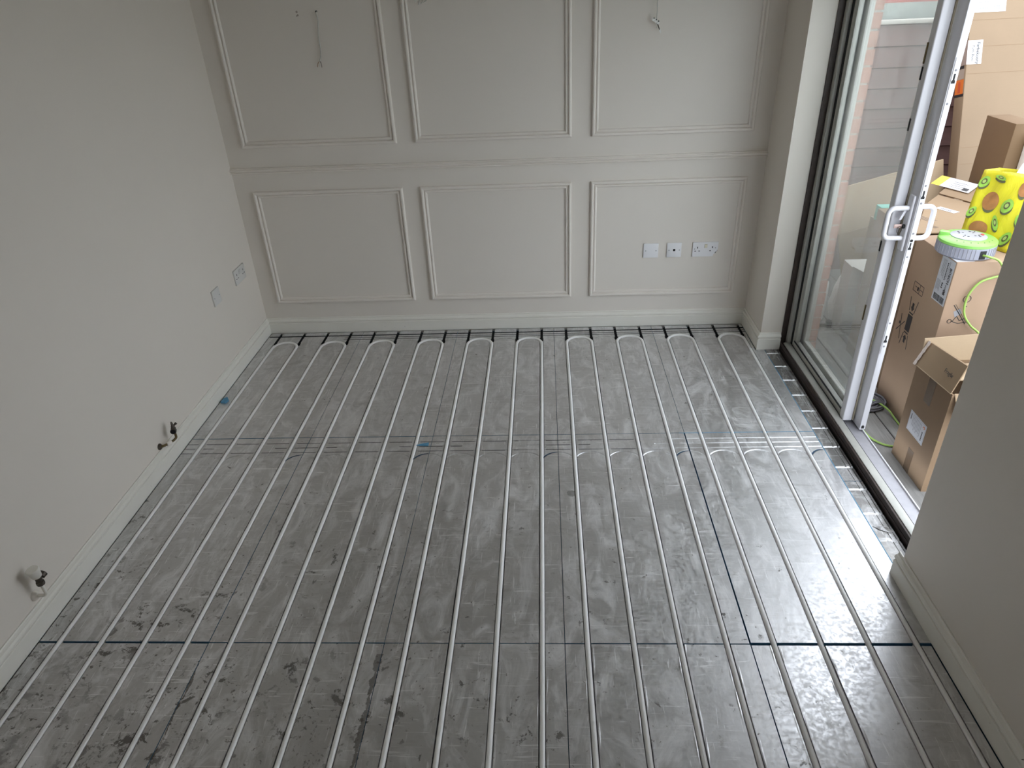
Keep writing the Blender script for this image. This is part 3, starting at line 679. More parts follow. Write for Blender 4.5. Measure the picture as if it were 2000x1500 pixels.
# fixed light
f = struct_empty('window_1', (3.08, -0.65, 0.05))
YS = -1.065
box('frame_stile', (3.056, YS, 0.046, 3.098, YS + 0.042, ZT - 0.05), upvc, f, bevel=0.005, seg=3)
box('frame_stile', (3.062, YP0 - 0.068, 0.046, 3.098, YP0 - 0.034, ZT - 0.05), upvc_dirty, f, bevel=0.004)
box('glazing_gasket', (3.058, YP0 - 0.052, 0.05, 3.066, YP0 - 0.034, ZT - 0.05), black_rubber, f)
for dy in (0.074, 0.083): box('glazing_bead', (3.066, YP0 - dy, 0.05, 3.088, YP0 - dy + 0.006, ZT - 0.05), upvc_dirty, f, bevel=0.002)
box('frame_rail', (3.061, YS + 0.042, 0.046, 3.098, YP0 - 0.068, 0.074), upvc_dirty, f, bevel=0.004)
box('glazing_gasket', (3.063, YS + 0.042, 0.074, 3.068, YP0 - 0.068, 0.080), black_rubber, f)
box('frame_rail', (3.061, YS + 0.042, ZT - 0.09, 3.098, YP0 - 0.068, ZT - 0.05), upvc, f)
box('pane', (3.070, YS + 0.036, 0.07, 3.074, YP0 - 0.06, ZT - 0.08), glass_m, f)
box('brush_seal', (3.0985, YS - 0.001, 0.05, 3.1045, YS + 0.014, ZT - 0.05), brush_m, f)
for z in (1.533, 1.356, 0.883): box('keep_slot', (3.0548, -1.0365, z - 0.022, 3.0568, -1.0255, z + 0.022), dark_hole, f)
for z in (1.60, 0.584): box('catch_plate', (3.0520, -1.034, z - 0.035, 3.0572, -1.027, z + 0.035), brass, f, bevel=0.001)
# sliding leaf
dr = struct_empty('door_1', (3.12, -0.7, 0.03))
YD = -1.130; XD0, XD1 = 3.1090, 3.1370
def zprofile(name, b, mat, parent, bevel): return box(name, b, mat, parent, bevel=bevel, seg=2)
box('stile', (XD0, YD, 0.036, XD1 - 0.006, YD + 0.085, ZT - 0.055), upvc, dr, bevel=0.004)
box('stile_edge', (XD1 - 0.006, YD + 0.004, 0.036, XD1, YD + 0.085, ZT - 0.055), upvc, dr, bevel=0.002)
box('stile', (XD0, -0.330, 0.036, XD1, -0.276, ZT - 0.055), upvc_dirty, dr, bevel=0.004)
box('rail', (XD0, YD + 0.085, 0.036, XD1, -0.330, 0.090), upvc_dirty, dr, bevel=0.004)
box('rail', (XD0, YD + 0.085, ZT - 0.12, XD1, -0.345, ZT - 0.055), upvc, dr, bevel=0.004)
box('pane', (3.115, YD + 0.08, 0.10, 3.119, -0.34, ZT - 0.115), glass_m, dr)
lp = box('lock_plate', (XD0 + 0.004, YD - 0.0025, 0.434, XD1 - 0.007, YD, 1.593), white_plastic, dr, bevel=0.001)
xm = (XD0 + XD1) / 2 - 0.0015
for z in (1.552, 1.442, 1.152, 1.085, 0.966, 0.870, 0.579, 0.470): lathe('screw', [(0.0042, 0), (0.0042, 0.001), (0.0025, 0.0015)], (xm, YD - 0.0026, z), (0, -1, 0), ink_soft, lp, 10)
for z, s in ((1.523, 1), (1.115, 1), (0.912, 0.9), (0.502, 1)):
    prism('key_slot', [(xm + a * s, YD - 0.0026, z + b * s) for a, b in ((-0.003, 0.018), (0.003, 0.018), (0.003, -0.002), (0.0065, -0.006), (0.0065, -0.014), (-0.0065, -0.014), (-0.0065, -0.006), (-0.003, -0.002))], (0, -1, 0), 0.0008, dark_hole, lp)
lathe('key_slot', [(0.006, 0), (0.006, 0.0008)], (xm, YD - 0.0026, 0.937), (0, -1, 0), dark_hole, lp, 12)
prism('corner_bore', [(xm - 0.006, YD - 0.0005, 0.045), (xm + 0.006, YD - 0.0005, 0.045), (xm + 0.006, YD - 0.0005, 0.058), (xm, YD - 0.0005, 0.063), (xm - 0.006, YD - 0.0005, 0.058)], (0, -1, 0), 0.001, dark_hole, dr)
YH = -1.098
hp = box('handle_plate', (XD0 - 0.012, YH - 0.019, 0.888, XD0 - 0.0005, YH + 0.019, 1.110), upvc, dr, bevel=0.0055, seg=3)
def dhandle(x0, x1, z0, z1, parent):
    r = 0.024 * (1 if x1 > x0 else -1); a = 0.024
    pts = [(x0, YH, z1), (x1 - r * 1.2, YH, z1)] + [(x1 - r + r * math.sin(q), YH, z1 - a + a * math.cos(q)) for q in (0.3, 0.75, 1.2)] + [(x1, YH, z1 - a * 1.1), (x1, YH, (z0 + z1) / 2), (x1, YH, z0 + a * 1.1)] + [(x1 - r + r * math.sin(q), YH, z0 + a - a * math.cos(q)) for q in (1.2, 0.75, 0.3)] + [(x1 - r * 1.2, YH, z0), (x0, YH, z0)]
    return tube('handle', crom(pts, 4), 0.0098, upvc, parent, 14)
dhandle(XD0 - 0.011, 3.024, 0.938, 1.058, dr)
dhandle(XD1 - 0.001, 3.196, 0.936, 1.062, dr)
box('latch_lever', (-0.006, -0.005, -0.022, 0.006, 0.005, 0.022), upvc, dr, bevel=0.0045, xf=Matrix.Translation((XD0 - 0.026, YH + 0.006, 1.030)) @ Matrix.Rotation(0.35, 4, 'Y'))
lathe('lock_cylinder', [(0.0085, 0), (0.0085, 0.008), (0.007, 0.009)], (XD0 - 0.012, YH, 0.985), (-1, 0, 0), dark_hole, dr, 14)
k = thing('door_key', (XD0 - 0.02, YH, 0.985), 'small brass key with a ring left in the patio door lock', 'key')
box('key_bow', (XD0 - 0.052, YH - 0.0012, 0.979, XD0 - 0.0215, YH + 0.0012, 0.994), pr('key_tag_pink', (0.55, 0.40, 0.36), 0.35, 0.3), k, bevel=0.001)
tube('key_ring', [(XD0 - 0.030 + 0.009 * math.cos(a), YH - 0.004, 0.972 + 0.014 * math.sin(a)) for a in (2 * math.pi * q / 16 for q in range(17))], 0.0012, valve_m, k, 6)

# ------------------------------------------------------------------ outside: deck, brick return, fence
ZD = -0.10
dk = struct(box('deck', (3.14, -5.2, -0.22, 6.6, 1.32, -0.128), mortar_m))
x = 3.2085 - 0.1465; i = 0
x = 3.2085
while x < 6.4:
    box('deck_board', (x, -5.2, -0.128, x + 0.1415, 1.32, ZD), deck_m, dk, bevel=0.003, seg=1); x += 0.1465
struct(box('garden_ground', (3.14, -14, -0.30, 18, 14, -0.222), ground_m))
bw = struct(box('wall_outside', (3.1325, -0.262, -0.25, 3.196, 1.9, 2.75), mortar_m))
bme = None
rd = random.Random(3)
for c in range(31):
    z0 = ZD + 0.004 + c * 0.075
    y = -0.268 - (0.1125 if c % 2 else 0)
    k = 0
    for j in range(3):
        y0 = max(-0.2685, y + j * 0.225); y1 = y + j * 0.225 + 0.215
        if y1 - y0 < 0.02: continue
        box('brick', (3.134, y0 + rd.uniform(0, 0.002), z0, 3.201 + rd.uniform(0, 0.003), y1, z0 + 0.065), brick_m, bw)
fe = thing('fence', (4.6, 1.2, ZD), 'maroon shiplap timber fence behind the boxes, topped by a pale rail', 'fence')
zb = [1.541 - 0.1265 * k for k in range(0, 14)]
for z in zb:
    prism('fence_board', [(3.2, 1.20, z - 0.1245), (3.2, 1.212, z - 0.006), (3.2, 1.222, z), (3.2, 1.232, z), (3.2, 1.232, z - 0.1245)], (1, 0, 0), 3.6, fence_m, fe)
for x in (3.35, 5.0, 6.6): box('fence_post', (x, 1.234, ZD, x + 0.09, 1.32, 1.60), fence_m, fe)
box('top_rail', (3.2, 1.185, 1.5425, 6.8, 1.27, 1.566), fence_rail, fe, bevel=0.004)
cp = struct(box('wall_garden', (3.2, 1.34, -0.25, 7.2, 1.56, 1.655), lichen_m))
struct(box('wall_garden_coping', (3.2, 1.36, 1.655, 7.2, 1.60, 1.93), red_brick))

# ------------------------------------------------------------------ outside: boxes
def carton(name, b, mat, label, bev=0.004):
    t = thing(name, ((b[0] + b[3]) / 2, (b[1] + b[4]) / 2, b[2]), label, 'box', CG)
    box('box_body', b, mat, t, bevel=bev, seg=2); return t
# appliance carton with the reel on top
BX, BY, BZ = 3.435, -0.950, 0.770
t = carton('cardboard_box', (BX, BY, ZD, 4.02, -0.590, BZ), card_pink, 'tall closed appliance carton under the cable reel, white shipping label on its edge')
fs = Frame((BX, -0.590, ZD), (0, -1, 0), (0, 0, 1))      # left side: u runs towards the camera
lab = sticker('label', fs, (0.245, 0.660, 0.353, 0.866), paper_grey, t)
# printed sideways: a is along the label's own reading direction (downwards)
fl2 = Frame(fs.p(0.245, 0.866), (0, 0, -1), (0, -1, 0))   # reading downwards
def sub(fr0, a, b): return Frame(fr0.p(a, b), fr0.u, fr0.v)
LF = Frame((BX, -0.590 - 0.245, ZD + 0.866), (0, 0, -1), (0, -1, 0))
lettering('BOSCH', LF, 0.034, 0.080, 0.0225, ink, lab, bold=0.0006)
fine_print(LF, 0.012, 0.066, 0.095, 0.077, 2, lab, ink_soft, seed=2)
bars('bold_line', LF, [(0.020 + q * 0.0073, 0.054, 0.0255 + q * 0.0073, 0.061) for q in range(11)], ink, lab)
fine_print(LF, 0.012, 0.018, 0.100, 0.048, 4, lab, ink_soft, seed=4)
lettering('V10', LF, 0.112, 0.078, 0.0145, ink, lab, bold=0.0003)
lettering('08', LF, 0.136, 0.074, 0.0235, ink, lab, bold=0.0012)
bars('bold_line', LF, [(0.112, 0.048, 0.119, 0.058), (0.121, 0.048, 0.128, 0.056), (0.131, 0.048, 0.137, 0.058)], ink, lab)
fine_print(LF, 0.108, 0.008, 0.160, 0.042, 5, lab, ink_soft, seed=6)
fB = Frame((BX, -0.590 - 0.245, ZD + 0.660), (0, -1, 0), (0, 0, 1))
barcode(fB, 0.012, 0.006, 0.098, 0.034, lab)
bars('fine_print', fB, [(0.0, 0.2055, 0.108, 0.2063)], ink_soft, lab)
sticker('label', Frame((BX, -0.835, BZ), (1, 0, 0), (0, 1, 0)), (0.0, -0.108, 0.075, 0.0), paper, t)
# printed handling marks on the dark side: clamp symbol, crossed symbol, framed symbol
def mk(pts): return [fs.p(a, b, 0.0004) for a, b in pts]
def mark(pts, mat=ink): return prism('print_mark', mk(pts), fs.n, 0.0004, mat, t)
def mline(a0, b0, a1, b1, wd=0.004, fr_=None, par=None):
    f_ = fr_ or fs; d = Vector((a1 - a0, b1 - b0)).normalized() * wd / 2; n_ = Vector((-d.y, d.x))
    return prism('print_mark', [f_.p(a0 - n_.x, b0 - n_.y, 0.0004), f_.p(a1 - n_.x, b1 - n_.y, 0.0004), f_.p(a1 + n_.x, b1 + n_.y, 0.0004), f_.p(a0 + n_.x, b0 + n_.y, 0.0004)], f_.n, 0.0004, ink, par or t)
def uv_s(Y, Z): return (-0.590 - Y, Z - ZD)
cu, cv = uv_s(-0.712, 0.372)
mark([(cu - 0.022, cv - 0.042), (cu + 0.022, cv - 0.042), (cu + 0.022, cv + 0.042), (cu - 0.022, cv + 0.042)])
mark([(cu - 0.018, cv + 0.048), (cu + 0.018, cv + 0.048), (cu + 0.018, cv + 0.055), (cu - 0.018, cv + 0.055)]); mark([(cu - 0.018, cv - 0.055), (cu + 0.018, cv - 0.055), (cu + 0.018, cv - 0.048), (cu - 0.018, cv - 0.048)])
for s_ in (1, -1):
    mark([(cu, cv + s_ * 0.062), (cu + 0.017, cv + s_ * 0.082), (cu + 0.008, cv + s_ * 0.082), (cu + 0.008, cv + s_ * 0.104), (cu - 0.008, cv + s_ * 0.104), (cu - 0.008, cv + s_ * 0.082), (cu - 0.017, cv + s_ * 0.082)])
    for q in (-1, 1): mline(cu + q * 0.022, cv + s_ * 0.058, cu + q * 0.036, cv + s_ * 0.125)
cu, cv = uv_s(-0.646, 0.330)
mline(cu - 0.030, cv - 0.035, cu + 0.030, cv + 0.035); mline(cu - 0.012, cv + 0.060, cu + 0.016, cv - 0.065); mline(cu - 0.012, cv + 0.060, cu - 0.004, cv + 0.010, 0.003); mark([(cu - 0.018, cv + 0.004), (cu - 0.008, cv + 0.004), (cu - 0.008, cv + 0.018), (cu - 0.018, cv + 0.018)])
cu, cv = uv_s(-0.716, 0.553)
for a0, b0, a1, b1 in ((-0.045, -0.022, 0.045, -0.022), (-0.045, 0.022, 0.045, 0.022), (-0.045, -0.022, -0.045, 0.022), (0.045, -0.022, 0.045, 0.022), (0.012, -0.022, 0.012, 0.022), (-0.03, 0.002, -0.015, 0.002), (0.012, 0.0, 0.045, 0.0)): mline(cu + a0, cv + b0, cu + a1, cv + b1, 0.0026)
mark([(cu - 0.008, cv - 0.012), (cu + 0.004, cv - 0.012), (cu + 0.004, cv + 0.006), (cu - 0.008, cv + 0.006)])
# front: person pushing a carton, crossed out
ff = Frame((BX, BY, ZD), (1, 0, 0), (0, 0, 1))
def ring(a, b, r, wd=0.0026):
    pts = [ff.p(a + r * math.cos(q), b + r * math.sin(q), 0.0008) for q in (2 * math.pi * i / 20 for i in range(21))]
    tube('print_mark', pts, wd / 2, ink, t, 5)
def fm(a0, b0, a1, b1, wd=0.003): mline(a0, b0, a1, b1, wd, ff)
fv = 0.6
ring(0.088, 0.700, 0.016); ring(0.040, 0.594, 0.009)
prism('print_mark', [ff.p(a, b, 0.0004) for a, b in ((0.046, 0.640), (0.072, 0.655), (0.084, 0.632), (0.058, 0.612))], ff.n, 0.0004, ink_soft, t)
for a in ((0.052, 0.592, 0.066, 0.618), (0.066, 0.618, 0.082, 0.596), (0.082, 0.596, 0.108, 0.608), (0.052, 0.592, 0.080, 0.582), (0.080, 0.582, 0.110, 0.588), (0.108, 0.608, 0.120, 0.590), (0.088, 0.684, 0.084, 0.664), (0.084, 0.664, 0.098, 0.664)): fm(*a)
fm(0.040, 0.672, 0.112, 0.578, 0.0034); fm(0.046, 0.676, 0.118, 0.582, 0.0016)
for a in ((0.03, 0.470, 0.05, 0.500), (0.05, 0.500, 0.075, 0.495), (0.075, 0.495, 0.10, 0.505)): fm(*a)

# carton behind, with its lid flap sagging and rear flap up
t = thing('cardboard_box', (3.66, -0.30, ZD), 'large carton behind the reel with its lid flaps loose and a small white sticker', 'box', CG)
box('box_body', (3.462, -0.576, ZD, 3.93, -0.09, 0.752), card_brown, t, bevel=0.003)
P = [Vector(p) for p in ((3.440, -0.560, 0.766), (3.700, -0.100, 0.766), (3.844, 0.066, 0.766), (3.930, -0.130, 0.766), (3.99, -0.40, 0.766), (3.86, -0.574, 0.766))]
prism('flap', P, (0, 0, 1), 0.005, card_tan, t)
fp = [Vector((3.848, 0.070, 0.774)), Vector((3.93, -0.126, 0.774)), Vector((4.005, -0.085, 0.818)), Vector((3.928, 0.112, 0.818))]
prism('flap', fp, (fp[1] - fp[0]).cross(fp[3] - fp[0]), 0.005, card_tan, t)
fT = Frame((3.752, -0.216, 0.7712), (0.42, -0.90, 0.0), (0.75, 0.66, 0))
st = sticker('label', fT, (-0.055, -0.022, 0.055, 0.022), paper, t, lift=0.0005)
fine_print(fT, -0.036, -0.009, 0.040, 0.011, 2, st, ink, fill=0.45, seed=9)
for (x, y, a, b) in ((3.70, -0.085, 0.022, 0.014), (3.585, -0.35, 0.045, 0.024), (3.56, -0.47, 0.024, 0.014)):
    boxes('print_mark', [(-a, -b + q * b * 0.55, 0.0002, a, -b + q * b * 0.55 + b * 0.3, 0.0006) for q in range(4)], ink_brown, t, xf=Frame((x, y, 0.7712), fT.u, fT.v).m())
# shipping slip lying on the raised flap
t = thing('shipping_slip', fp[2], 'white and yellow shipping slip lying on the raised carton flap', 'paper')
fS = Frame(fp[0] + Vector((0.055, 0.035, 0.040)), (fp[1] - fp[0]), (fp[3] - fp[0]))
sticker('slip_sheet', fS, (-0.030, -0.028, 0.150, 0.052), paper, t, lift=0.004, th=0.0008)
sticker('yellow_end', fS, (-0.085, -0.028, -0.030, 0.052), yellow_lab, t, lift=0.004, th=0.0008)
fine_print(fS, 0.02, -0.015, 0.13, 0.04, 4, t, ink_soft, lift=0.0052, fill=0.25, seed=12)
barcode(fS, 0.10, -0.020, 0.135, 0.0, t, lift=0.0054)

# cable reel
RC = Vector((3.520, -0.832, BZ + 0.0012)); RR = 0.1135
t = thing('cable_reel', RC, 'round lime green and grey extension cable reel on the appliance carton', 'reel')
lathe('reel_drum', [(RR * 0.94, 0.0), (RR, 0.006), (RR, 0.050), (RR * 0.985, 0.052)], RC, (0, 0, 1), grey_pl, t, 48)
lathe('reel_lid', [(RR * 0.985, 0.0), (RR * 1.01, 0.003), (RR * 1.0, 0.013), (RR * 0.93, 0.019), (RR * 0.66, 0.024), (RR * 0.60, 0.024)], RC + Vector((0, 0, 0.051)), (0, 0, 1), green_pl, t, 48)
lathe('socket_face', [(RR * 0.62, 0.0), (RR * 0.62, 0.004), (RR * 0.57, 0.007), (RR * 0.30, 0.009)], RC + Vector((0, 0, 0.0735)), (0, 0, 1), lgrey_pl, t, 40)
for k in range(26):
    a = math.radians(150 + k * 7.4)
    if 268 < math.degrees(a) % 360 < 285: continue
    d = Vector((math.cos(a), math.sin(a), 0)); p = RC + d * (RR + 0.0002)
    box('reel_rib', (-0.0012, -0.0012, 0.008, 0.0012, 0.0014, 0.049), lgrey_pl, t, xf=Matrix.Translation(p) @ Matrix.Rotation(a - math.pi / 2, 4, 'Z'))
a = math.radians(150); d = Vector((math.cos(a), math.sin(a), 0))
box('winding_knob', (-0.016, -0.030, 0.0, 0.016, 0.012, 0.030), green_pl, t, bevel=0.007, xf=Matrix.Translation(RC + d * (RR * 0.88) + Vector((0, 0, 0.056))) @ Matrix.Rotation(a - math.pi / 2, 4, 'Z'))
fz = RC.z + 0.0825
for k in range(4):
    a = math.pi / 4 + k * math.pi / 2; c = RC + Vector((math.cos(a), math.sin(a), 0)) * 0.036
    boxes('socket_slot', [(-0.003, 0.005, 0, 0.003, 0.013, 0.0008), (-0.013, -0.009, 0, -0.005, -0.005, 0.0008), (0.005, -0.009, 0, 0.013, -0.005, 0.0008)], dark_hole, t, xf=Matrix.Translation((c.x, c.y, fz)) @ Matrix.Rotation(a, 4, 'Z'))
lathe('reset_button', [(0.007, 0), (0.007, 0.004), (0.005, 0.005)], (RC.x + 0.050, RC.y - 0.012, fz - 0.002), (0, 0, 1), red_m, t, 12)
for k in range(7):
    a = math.radians(215 + k * 17); lathe('vent_hole', [(0.0022, 0), (0.0022, 0.0006)], RC + Vector((math.cos(a), math.sin(a), 0)) * RR * 0.80 + Vector((0, 0, 0.0728)), (0, 0, 1), dark_hole, t, 8)
aw = math.radians(277); dwn = Vector((math.cos(aw), math.sin(aw), 0))
XW = Matrix.Translation(RC + dwn * (RR - 0.003)) @ Matrix.Rotation(aw + math.pi / 2, 4, 'Z')
box('cable_port', (-0.013, -0.0045, 0.008, 0.013, 0.0, 0.044), dark_hole, t, xf=XW)
pst = RC + dwn * (RR + 0.002) + Vector((0, 0, 0.026))
cd_pts = [pst, pst + dwn * 0.02 + Vector((0.010, 0, 0.001)), (3.585, -0.978, 0.785), (3.622, -0.985, 0.742), (3.690, -0.982, 0.700), (3.76, -0.978, 0.705), (3.78, -0.970, 0.735), (3.74, -0.966, 0.745), (3.670, -0.967, 0.722), (3.600, -0.966, 0.706), (3.548, -0.965, 0.685), (3.518, -0.965, 0.640), (3.510, -0.966, 0.585), (3.522, -0.968, 0.530), (3.560, -0.972, 0.480), (3.605, -0.980, 0.440), (3.64, -0.995, 0.36), (3.63, -1.01, 0.20), (3.58, -1.015, 0.03), (3.52, -1.015, -0.080), (3.46, -0.985, -0.0935), (3.424, -0.922, -0.0935), (3.421, -0.853, -0.0935), (3.407, -0.790, -0.075), (3.362, -0.722, -0.062), (3.30, -0.71, -0.064), (3.235, -0.75, -0.062), (3.215, -0.84, -0.080), (3.226, -0.94, -0.0935), (3.245, -1.027, -0.0935), (3.300, -1.078, -0.0935), (3.40, -1.070, -0.0935), (3.52, -1.062, -0.0935), (3.70, -1.07, -0.0935), (3.95, -1.10, -0.0935)]
tag(tube('extension_cord', crom(cd_pts, 7), 0.0048, cord_m, None, 8), 'lime green extension cord looping from the reel down to the decking', 'cord')

# grey cable coil on the deck
t = thing('cable_coil', (3.32, -0.655, ZD), 'coil of grey cable on the decking behind the sliding door edge', 'cable')
rd = random.Random(11)
for k in range(6):
    r = 0.111 - 0.0185 * (k % 3) + rd.uniform(-0.005, 0.004); cx, cy = 3.319 + rd.uniform(-0.008, 0.008), -0.690 + rd.uniform(-0.008, 0.008); ph = rd.uniform(0, 6); tl = rd.uniform(0.1, 0.3)
    z0 = ZD + 0.0075 + (k // 3) * 0.0125 + (k % 3) * 0.001
    tube('cable_turn', [(cx + r * math.cos(a), cy + r * 0.88 * math.sin(a), z0 + 0.010 * tl * (1 + math.sin(a + ph))) for a in (2 * math.pi * q / 40 for q in range(41))], 0.0058, coil_m, t, 8)
for q in range(4):
    y = -0.745 + q * 0.012
    tube('cable_tie', [(3.376 + 0.028 * math.cos(a), y, ZD + 0.021 + 0.020 * math.sin(a)) for a in (2 * math.pi * i / 16 for i in range(17))], 0.0042, coil_m, t, 7)
t = tag(box('cable_plug', (-0.014, -0.011, 0, 0.014, 0.011, 0.016), red_m, None, bevel=0.004, xf=Matrix.Translation((3.30, -0.70, ZD + 0.001))), 'small red plug inside the grey cable coil', 'plug')

# open carton in front
t = thing('cardboard_box', (3.44, -1.26, ZD), 'open narrow carton by the door with raised flaps and a white label', 'box', CG)
ox0, ox1, oy0, oy1, oz = 3.290, 3.62, -1.408, -1.118, 0.392
wt = 0.005
boxes('box_body', [(ox0, oy0, ZD, ox0 + wt, oy1, oz), (ox1 - wt, oy0, ZD, ox1, oy1, oz), (ox0 + wt, oy0, ZD, ox1 - wt, oy0 + wt, oz), (ox0 + wt, oy1 - wt, ZD, ox1 - wt, oy1, oz), (ox0 + wt, oy0 + wt, ZD, ox1 - wt, oy1 - wt, ZD + wt)], card_brown, t)
prism('flap', [(ox0 - 0.010, oy0 - 0.002, oz + 0.008), (ox0 + 0.026, oy0 + 0.006, oz + 0.126), (ox0 + 0.026, oy1 - 0.012, oz + 0.090), (ox0 - 0.010, oy1 - 0.004, oz - 0.016)], (1, 0, 0.25), wt, card_tan, t)
prism('torn_edge', [(ox0 - 0.0115, oy0 - 0.002, oz + 0.005), (ox0 - 0.0095, oy0 - 0.002, oz + 0.009), (ox0 - 0.0095, oy1 - 0.004, oz - 0.015), (ox0 - 0.0115, oy1 - 0.004, oz - 0.019)], (1, 0, 0), 0.003, card_pale, t)
prism('flap', [(ox0 + 0.008, oy1, oz), (ox0 + 0.006, oy1 + 0.010, oz + 0.100), (ox1, oy1 + 0.010, oz + 0.125), (ox1, oy1, oz)], (0, -1, 0), wt, card_pale, t)
prism('flap', [(ox0 + 0.010, oy0, oz), (ox0 + 0.012, oy0 - 0.060, oz - 0.085), (ox1, oy0 - 0.060, oz - 0.085), (ox1, oy0, oz)], (0, 0.8, 0.4), wt, card_tan, t)
prism('flap', [(ox1, oy0, oz), (ox1 + 0.070, oy0, oz + 0.070), (ox1 + 0.070, oy1, oz + 0.070), (ox1, oy1, oz)], (0, 0, 1), wt, card_tan, t)
prism('flap', [(ox0 + 0.03, oy1 - 0.008, oz - 0.02), (ox1 - 0.02, oy1 - 0.008, oz - 0.02), (ox1 - 0.02, oy1 - 0.10, oz - 0.05), (ox0 + 0.03, oy1 - 0.10, oz - 0.05)], (0, 0, 1), 0.004, card_pale, t)
fo = Frame((ox0, oy1, ZD), (0, -1, 0), (0, 0, 1))
box('tape', (0.118, 0.36, 0.0003, 0.172, 0.485, 0.0008), tape_m, t, xf=fo.m())
box('tape', (0.118, 0.0, 0.0003, 0.165, 0.115, 0.0008), tape_m, t, xf=fo.m())
V = []; F = []
e0 = Vector((ox0 - 0.013, oy1 + 0.001, oz - 0.018)); e1 = Vector((ox0 + 0.024, oy1 - 0.006, oz + 0.096))
for q in range(11):
    p = e0.lerp(e1, q / 10); k = math.sin(q * 2.3)
    V += [p + Vector((-0.003, -0.014 - 0.003 * k, 0.0)), p + Vector((-0.004, 0.003, 0.002 * k)), p + Vector((0.004, 0.009 + 0.004 * k, 0.003 * k))]
for q in range(10): F += [(3 * q, 3 * q + 1, 3 * q + 4, 3 * q + 3), (3 * q + 1, 3 * q + 2, 3 * q + 5, 3 * q + 4)]
mesh('tape', V, F, clear_tape, t)
lb = sticker('label', fo, (0.058, 0.178, 0.200, 0.276), paper_grey, t)
fL = Frame(fo.p(0.058, 0.276), (0, 0, -1), (0, -1, 0))
bars('fine_print', fL, [(0.004, 0.003, 0.094, 0.0038), (0.004, 0.138, 0.094, 0.1388), (0.004, 0.003, 0.0048, 0.138), (0.0932, 0.003, 0.094, 0.138)], ink_soft, lb)
fine_print(fL, 0.010, 0.030, 0.080, 0.110, 8, lb, ink_soft, fill=0.3, seed=21)
bars('bold_line', fL, [(0.040 + q * 0.0075, 0.118, 0.0455 + q * 0.0075, 0.125) for q in range(6)] + [(0.012, 0.012, 0.040, 0.017)], ink, lb)
tube('print_ring', [fL.p(0.018 + 0.006 * math.cos(a), 0.124 + 0.006 * math.sin(a), 0.0012) for a in (2 * math.pi * q / 16 for q in range(14))], 0.0012, orange_m, lb, 5)
fp_ = Frame((ox0 + 0.004, oy0 + 0.100, oz + 0.050), (0, -1, 0.06), (0.27, 0, 1))
lettering('Fragile', fp_, 0.0, 0.0, 0.024, ink, t, lift=0.002)

# tall flat carton leaning on the fence
t = thing('cardboard_box', (4.55, 0.30, ZD), 'very tall flat carton leaning against the fence, shipping labels near its top', 'box', CG)
yaw = math.radians(7); lean = math.atan2(0.27, 0.93)
LM = Matrix.Translation((4.196, 0.262, ZD)) @ Matrix.Rotation(yaw, 4, 'Z') @ Matrix.Rotation(-lean, 4, 'X')
TH = 0.082
box('box_body', (0, 0, 0.0, 1.35, TH, 2.12), card_tall, t, bevel=0.006, xf=LM)
fu = LM.to_3x3() @ Vector((1, 0, 0)); fvv = LM.to_3x3() @ Vector((0, 0, 1))
FF = Frame(LM @ Vector((0, 0, 0)), fu, fvv)
for h in (0.955, 1.05, 1.46, 1.605, 1.745): sticker('crease', FF, (0.01, h, 1.30, h + 0.0025), card_brown, t, lift=0.0001, th=0.0004)
FE = Frame(LM @ Vector((0, TH, 0)), -(LM.to_3x3() @ Vector((0, 1, 0))), fvv)   # left edge
l1 = sticker('label', FF, (0.020, 1.785, 0.205, 2.02), paper, t)
fine_print(FF, 0.036, 1.835, 0.125, 1.905, 5, l1, ink_soft, fill=0.4, seed=31); fine_print(FF, 0.036, 1.803, 0.120, 1.812, 1, l1, ink_soft, fill=0.7, seed=32)
barcode(FF, 0.135, 1.86, 0.182, 1.93, l1); fine_print(FF, 0.132, 1.800, 0.178, 1.822, 2, l1, ink_soft, fill=0.5, seed=33)
l2 = sticker('label', FF, (-0.002, 1.512, 0.088, 1.640), paper, t)
sticker('label', FE, (0.0, 1.512, 0.083, 1.640), pr('translucent_label', (0.30, 0.24, 0.21), 0.3), t)
F2 = Frame(FF.p(0.0, 1.640), -fvv, fu)
lettering('Farbekooty', F2, 0.010, 0.054, 0.0255, ink, l2, bold=0.0004); lettering('Tutti Buni', F2, 0.024, 0.026, 0.0215, ink, l2, bold=0.0001)
fine_print(F2, 0.034, 0.075, 0.10, 0.081, 1, l2, seed=35); fine_print(F2, 0.016, 0.046, 0.056, 0.051, 1, l2, seed=36); fine_print(F2, 0.070, 0.046, 0.112, 0.051, 1, l2, seed=37); fine_print(F2, 0.014, 0.008, 0.105, 0.022, 2, l2, fill=0.4, seed=38)
l3 = sticker('label', FE, (0.004, 1.355, 0.072, 1.435), orange_m, t)
bars('bold_line', FE, [(0.028, 1.365 + q * 0.006, 0.048, 1.3685 + q * 0.006) for q in range(10)], red_m, l3)
sticker('label', FE, (0.004, 1.436, 0.070, 1.492), pr('brown_grey_label', (0.33, 0.27, 0.22), 0.5), t)
sticker('tape', FE, (0.0, 1.340, 0.078, 1.355), black_rubber, t); sticker('tape', FE, (0.0, 1.494, 0.066, 1.510), black_rubber, t)
sticker('tape', FE, (0.0, 1.645, 0.078, 1.72), card_dark, t)

# carton at the right edge and a wrapped pane beside it
t = carton('cardboard_box', (4.038, -0.10, ZD, 4.155, 0.16, 1.163), card_dark, 'dark brown carton standing in front of the tall leaning carton at right')
t = thing('wrapped_panel', (4.19, -0.1, ZD), 'panel in crinkled clear plastic wrap beside the dark brown carton', 'panel')
box('panel_core', (4.105, -0.175, ZD, 4.20, -0.104, 1.12), sack_m, t, bevel=0.004)

